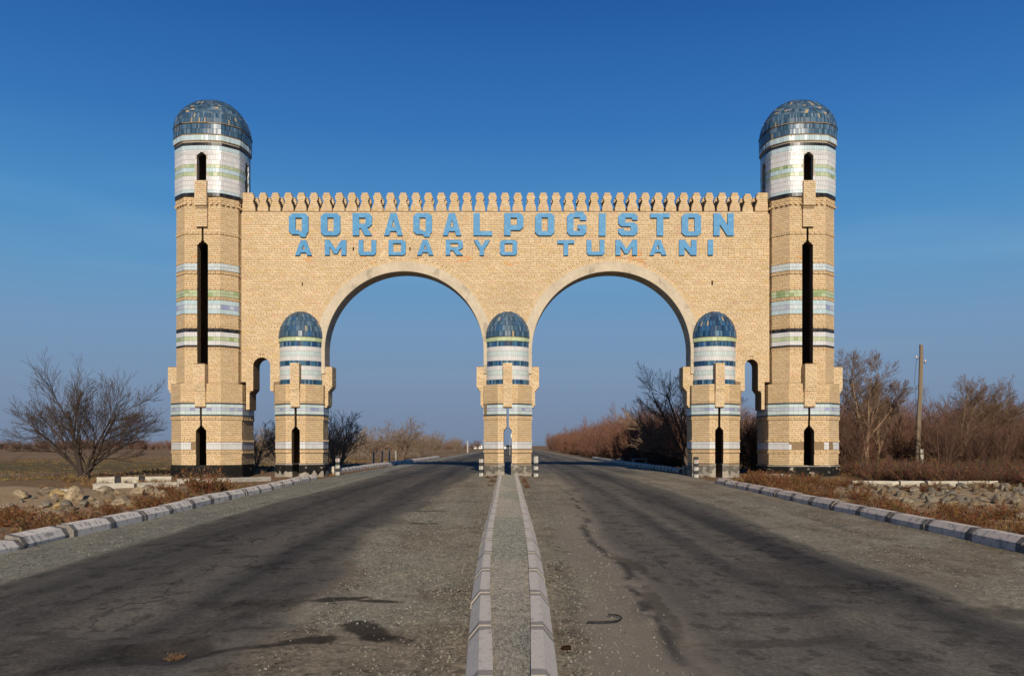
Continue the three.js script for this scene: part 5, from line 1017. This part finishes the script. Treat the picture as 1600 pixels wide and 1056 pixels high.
// reddish thicket: many slender upright shoots
const shoots = (seed, twig, h) => bareTree({ seed, min: 0.0055, trunkLevels: 1, bark: twig.map((v) => v * 0.7), twig,
  stems: Array.from({ length: 16 }, (_, i) => { const a = i * 2.4, k = 0.12 + 0.05 * (i % 7); return [[Math.cos(a) * k, 1, Math.sin(a) * k], h * (0.75 + 0.05 * (i % 6)), 0.03, [Math.cos(a) * 0.09 * (i % 6), 0, Math.sin(a) * 0.09 * (i % 6)]]; }),
  levels: [{ seg: 5, wob: 0.16, rise: 0.02, taper: 0.3 }, { n: 11, len: 0.4, ang: 0.55, rise: 0.05, seg: 3, wob: 0.2, taper: 0.5, rad: 0.55, from: 0.06 }, { n: 9, len: 0.55, ang: 0.5, rise: 0.04, seg: 2, wob: 0.25, taper: 0.7, rad: 0.7, from: 0.1 }] });
const red = [shoots(71, [0.2, 0.095, 0.062], 3.1), shoots(72, [0.18, 0.092, 0.064], 3.3), shoots(73, [0.22, 0.112, 0.07], 2.8)], brown = [shoots(81, [0.14, 0.08, 0.055], 2.9), shoots(82, [0.155, 0.085, 0.055], 2.6)];
const gT = 'reddish shrubs lining the road behind the arch';
[[10.2, -24, 1.0], [11.6, -21, 1.1], [9.9, -31, 1.05], [11.4, -28, 1.25], [10.0, -38, 1.15], [11.8, -36, 1.35], [10.2, -45, 1.15], [12.0, -44, 1.4], [10.0, -52, 1.15], [11.9, -54, 1.4], [10.3, -60, 1.2], [12.3, -64, 1.35], [10.4, -70, 1.15], [10.6, -80, 1.1], [12.6, -78, 1.3], [10.8, -92, 1.1], [12.8, -98, 1.3], [10.6, -106, 1.1], [11.0, -120, 1.2], [12.6, -128, 1.4], [11.2, -140, 1.2], [11.6, -162, 1.3], [11.8, -186, 1.4], [14, -24, 1.2], [14.2, -32, 1.3], [14.6, -42, 1.4]]
  .forEach(([x, z, s], i) => treeThing('reddish_shrub', red[i % 3], x, z, (i % 3 === 2 ? 'light' : i % 3 ? 'brownish' : 'deep') + ' reddish leafless shrub lining the road ' + (z > -50 ? 'near the rough bench' : 'far behind the gateway'), 'shrub', gT, i * 2.1, [s, s * (0.92 + 0.16 * LAT[i]), s]));
const gU = 'brown shrubs of the thicket beyond the rubble bank';
const thR = rng(515);
for (let i = 0; i < 64; i++) {
  const x = 15.6 + thR() * 20, z = -1.5 - thR() * 14 - Math.max(0, x - 24) * 0.2, s = 0.68 + 0.55 * thR() ** 1.5;
  treeThing('brown_shrub', i % 4 === 3 ? red[i % 3] : brown[i % 2], x, z, (i % 4 === 3 ? 'reddish' : 'brown') + (s > 0.9 ? ' tall' : ' low') + ' leafless shrub in the thicket ' + (x < 19.5 ? 'between the tower and the timber pole' : 'beyond the timber pole'), 'shrub', gU, i * 1.9, s);
}
for (const [x, z, s] of [[12.4, -3.4, 0.8], [13.0, -7, 0.95], [14.6, -4.5, 0.9], [12.2, -8.5, 0.9], [11.4, -6.5, 0.7]]) treeThing('brown_shrub', brown[0], x, z, 'brown leafless shrub seen through the narrow passage beside the pillar with the bare plinth', 'shrub', 'shrubs behind the narrow passage', x, s);
// the far tree belts that read as one mass
{
  const far = shoots(91, [0.2, 0.12, 0.09], 3.4), geo = mergeGeometries([far[0], far[1]]), r = rng(606), n = 560, m = new THREE.InstancedMesh(geo, twigMat, n), M = new THREE.Matrix4(), q = new THREE.Quaternion(), e = new THREE.Euler();
  for (let i = 0; i < n; i++) {
    let x, z;
    if (i < 170) { x = -16 - r() * 300; z = -330 - r() * 70 + x * 0.1; } else if (i < 300) { x = -40 - r() * 330; z = -400 - r() * 60; } else if (i < 400) { x = 13 + r() * 7; z = -30 - r() * 230; } else { x = 18 + r() * 60; z = -16 - r() * 50; }
    const s = 0.8 + 0.7 * r(); e.set(0, r() * 6.28, 0); M.compose(new THREE.Vector3(x, groundY(x, z) - 0.1, z), q.setFromEuler(e), new THREE.Vector3(s * 1.2, s, s * 1.2)); m.setMatrixAt(i, M);
    const c = 0.75 + 0.5 * r(); m.setColorAt(i, new THREE.Color(c * 1.02, c * (0.9 + 0.15 * r()), c * 0.95));
  }
  m.name = 'far_thicket'; m.userData = { kind: 'stuff', label: 'distant leafless brown thickets along the horizon and behind the trees', category: 'thicket' }; scene.add(m);
}
// ---------------------------------------------------------------- dry weeds
function weedGeo(seed, n, h, spread, cols) {
  const w = new Wood(), r = rng(seed);
  for (let i = 0; i < n; i++) {
    const a = r() * 6.28, k = spread * Math.sqrt(r()), p = new THREE.Vector3(Math.cos(a) * k * 0.35, 0, Math.sin(a) * k * 0.35), L = h * (0.5 + 0.6 * r()), d = new THREE.Vector3(Math.cos(a) * k, h, Math.sin(a) * k).normalize(), pts = [p.clone()], c = cols[Math.floor(r() * cols.length)].map((v) => v * (0.7 + 0.6 * r()));
    for (let j = 1; j <= 3; j++) { d.x += (r() - 0.5) * 0.5; d.z += (r() - 0.5) * 0.5; d.y -= 0.08 * r(); d.normalize(); pts.push(pts[j - 1].clone().addScaledVector(d, L / 3)); }
    w.limb(pts, 0.006, 0.003, 3, c, c);
    for (let j = 0; j < 6; j++) { const q = pts[1 + Math.floor(r() * 3)], e = new THREE.Vector3(r() - 0.5, r() * 0.9, r() - 0.5).normalize(); w.limb([q, q.clone().addScaledVector(e, h * (0.1 + 0.12 * r()))], 0.0045, 0.003, 3, c, c); w.leaf(q, e, 0.03 + 0.03 * r(), c.map((v) => v * 1.1)); }
  }
  return w.geometry();
}
const rust = [[0.17, 0.075, 0.03], [0.14, 0.062, 0.027], [0.11, 0.05, 0.024], [0.18, 0.095, 0.045]], straw = [[0.23, 0.14, 0.07], [0.19, 0.112, 0.058], [0.14, 0.08, 0.044]];
const weedA = [weedGeo(1, 90, 0.62, 0.55, rust), weedGeo(2, 80, 0.5, 0.5, rust), weedGeo(3, 85, 0.55, 0.6, rust), weedGeo(4, 70, 0.42, 0.5, straw)];
const weedMat = std({ vertexColors: true, roughness: 0.95 });
function weed(k, x, z, s, label, group, turn = 0) { const m = solo('dry_weed', weedA[k], weedMat, label, 'weed', group); m.position.set(x, groundY(x, z) - 0.03, z); m.scale.set(s[0], s[1], s[0]); m.rotation.y = turn; return m; }
weed(0, -9.35, 12.6, [1.25, 1.45], 'large rust brown weed clump behind the kerb in front of the tower with black plinth');
const gW = 'rust brown weeds in the ditch below the boulders', gX = 'rust brown weeds in the ditch below the rubble bank';
const wr = rng(919);
for (let i = 0; i < 92; i++) { const z = 11 + wr() * 17, x = -8.35 - wr() * (z > 17 ? 5 : 2.6); const s = 0.35 + 0.5 * wr(); weed(Math.floor(wr() * 4), x, z, [s * 1.2, s], (s > 0.6 ? 'tall' : 'low') + ' rust brown weed clump in the ditch ' + (z > 17 ? 'behind the whitewashed kerb' : 'between the whitewashed kerb and the boulders'), gW, i); }
for (let i = 0; i < 110; i++) { const z = 7 + wr() * 20, x = 8.1 + wr() * (z > 16 ? 8 : 2.6); const s = 0.4 + 0.55 * wr(); if (z > 10 && z < 15.8 && x > 10.5 && wr() < 0.8) continue; weed(Math.floor(wr() * 4), x, z, [s * 1.2, s], (s > 0.75 ? 'tall' : 'low') + ' rust brown weed clump ' + (z > 17 ? 'in the ditch behind the greyer kerb' : 'between the greyer kerb and the rubble bank'), gX, i); }
const gY = 'weeds growing over the whitewashed beams';
for (let i = 0; i < 18; i++) { const x = 11 + wr() * 7, z = 8.6 + wr() * 3.2; weed(Math.floor(wr() * 3), x, z, [0.6 + 0.4 * wr(), 0.25 + 0.3 * wr()], 'orange brown weed growing over the whitewashed beams on the bank', gY, i); }
[[-0.62, 1.6], [-0.9, 2.1], [0.55, 1.3], [0.62, 4.6], [0.58, 6.4], [0.6, 8.2], [0.62, 9.6], [-0.62, 5.4], [-0.64, 8.6]].forEach(([x, z], i) => weed(1 + i % 3, x - 0.12, z, [0.32, 0.22], 'small withered weed at the edge of the median', 'small weeds along the median', i).position.y = roadY(z) - 0.01);
weed(3, -2.62, 32.2, [0.2, 0.13], 'withered weed lying in the pothole').position.y = roadY(32.2) - 0.09;
for (const [x, z] of [[8.0, 5.0], [7.8, 3.2], [8.4, 2.6], [8.6, 0.9], [7.9, 0.6]]) weed(3, x, z, [0.45, 0.3], 'straw coloured weed at the foot of the pillar with the bare plinth', 'weeds at the pillar foot', x * 9);
// ground cover nobody could count
{
  const g = weedGeo(9, 14, 0.2, 0.22, straw), r = rng(112), n = 4200, m = new THREE.InstancedMesh(g, weedMat, n), M = new THREE.Matrix4(), q = new THREE.Quaternion(), e = new THREE.Euler();
  for (let i = 0; i < n; i++) {
    const left = r() < 0.45, z = i < 3000 ? 4 + r() * 24 : -46 + r() * 50, x = (left ? -1 : 1) * (8.3 + r() ** 1.4 * (i < 3000 ? 11 : 18)), s = 0.4 + 0.6 * r();
    const bare = fbm(x * 0.5 + 30, z * 0.5, 3) < 0.5 || (z > 10.5 && z < 18 && Math.abs(x) > 9.8 && Math.abs(x) < 16.5 && r() < (x < 0 ? 0.35 : 0.7)) ? 0.01 : 1;
    e.set(0, r() * 6.28, 0); M.compose(new THREE.Vector3(x, groundY(x, z) - 0.02, z), q.setFromEuler(e), new THREE.Vector3(s * bare, s * bare * (0.7 + 0.6 * r()), s * bare)); m.setMatrixAt(i, M);
    const c = 0.7 + 0.6 * r(); m.setColorAt(i, new THREE.Color(c, c * 0.95, c * 0.85));
  }
  m.name = 'dry_grass'; m.userData = { kind: 'stuff', label: 'dry straw and rust coloured grass covering the banks', category: 'grass' }; scene.add(m);
}
{ // knee-high brown undergrowth in front of the thicket, and low tufts on the open field
  const cols = [[0.13, 0.07, 0.042], [0.16, 0.085, 0.045], [0.105, 0.06, 0.04]], g = weedGeo(14, 60, 0.75, 0.6, cols), r = rng(214), n = 620, m = new THREE.InstancedMesh(g, weedMat, n), M = new THREE.Matrix4(), q = new THREE.Quaternion(), e = new THREE.Euler();
  for (let i = 0; i < n; i++) { const far = i > 380, x = far ? 9.6 + r() * 6 : 14.2 + r() * 19, z = far ? -8 - r() * 120 : 8.5 - r() * 14 + (x > 17 ? 3 : 0), s = (far ? 0.7 : 0.55) + 0.6 * r(); e.set(0, r() * 6.28, 0); M.compose(new THREE.Vector3(x, groundY(x, z) - 0.03, z), q.setFromEuler(e), new THREE.Vector3(s * 1.3, s, s * 1.3)); m.setMatrixAt(i, M); const c = 0.75 + 0.5 * r(); m.setColorAt(i, new THREE.Color(c, c, c)); }
  m.name = 'undergrowth'; m.userData = { kind: 'stuff', label: 'knee-high brown undergrowth at the foot of the thickets', category: 'undergrowth' }; scene.add(m);
}
{
  const g = weedGeo(15, 9, 0.16, 0.3, [[0.19, 0.12, 0.06], [0.15, 0.11, 0.05], [0.12, 0.09, 0.045]]), r = rng(215), n = 9000, m = new THREE.InstancedMesh(g, weedMat, n), M = new THREE.Matrix4(), q = new THREE.Quaternion(), e = new THREE.Euler();
  for (let i = 0; i < n; i++) { const x = -15 - r() ** 1.5 * 60, z = 3 - r() ** 1.3 * 110, k = fbm(x * 0.12, z * 0.35 + 7, 3), s = (0.5 + 1.1 * r()) * (k > 0.5 ? 1.3 : 0.6); e.set(0, r() * 6.28, 0); M.compose(new THREE.Vector3(x, groundY(x, z) - 0.02, z), q.setFromEuler(e), new THREE.Vector3(s * 0.9, s * (0.5 + 0.5 * r()), s * 0.9)); m.setMatrixAt(i, M); const c = 0.8 + 0.6 * r(); m.setColorAt(i, new THREE.Color(c * 1.1, c * 0.97, c * 0.95)); }
  m.name = 'field_grass'; m.userData = { kind: 'stuff', label: 'short dry grass and stubble on the open field behind the spreading tree', category: 'grass' }; scene.add(m);
}
{
  const g = stoneGeo(5, 1, 0.6, 1), r = rng(113), n = 80000, m = new THREE.InstancedMesh(g, std({ roughness: 0.95 }), n), M = new THREE.Matrix4(), q = new THREE.Quaternion(), e = new THREE.Euler();
  let k = 0;
  while (k < n) {
    const d = 5.2 + 24 * r() ** 2.1, z = CAM_Z - d, t = r(); let x = t < 0.46 ? -0.4 - 2.2 * r() ** 1.3 : t < 0.58 ? 0.4 + r() ** 1.6 * 1.1 : t < 0.76 ? 4.8 + r() * 2.5 : -7.2 + r() * 1.5;
    if (Math.abs(x - medianX(z)) < medianHalf(z) + 0.01 && r() < 0.8) continue;
    if (r() < 0.85 && STAINS.some(([sx, sd, rx, rz]) => ((x - sx) / (rx + 0.05)) ** 2 + ((CAM_Z - sd - z) / (rz + 0.08)) ** 2 < 1.3)) continue;
    if (asphaltAt(x, z).asphalt > 0.15 + 0.25 * r()) continue;
    if (fbm(x * 1.3 + 8, z * 1.1, 3) < 0.15 + 0.5 * r()) continue;
    const s = 0.004 + 0.02 * r() ** 5 + (d > 9 ? 0.002 : 0), on = Math.abs(x - medianX(z)) < medianHalf(z) ? 0.145 : 0;
    e.set(r() * 6, r() * 6, r() * 6); M.compose(new THREE.Vector3(x, roadY(z) + roadRelief(x, z) + on + s * 0.15, z), q.setFromEuler(e), new THREE.Vector3(s * 1.3, s, s)); m.setMatrixAt(k, M);
    const c = 0.1 + 0.14 * r(); m.setColorAt(k, new THREE.Color(c, c * (0.88 + 0.08 * r()), c * (0.68 + 0.14 * r()))); k++;
  }
  m.name = 'gravel'; m.userData = { kind: 'stuff', label: 'loose gravel scattered on the shoulders and the median', category: 'gravel' }; scene.add(m);
}

// ---------------------------------------------------------------- render
scene.traverse((o) => { if (o.isMesh) { o.castShadow = true; o.receiveShadow = true; } });
renderer.render(scene, camera);
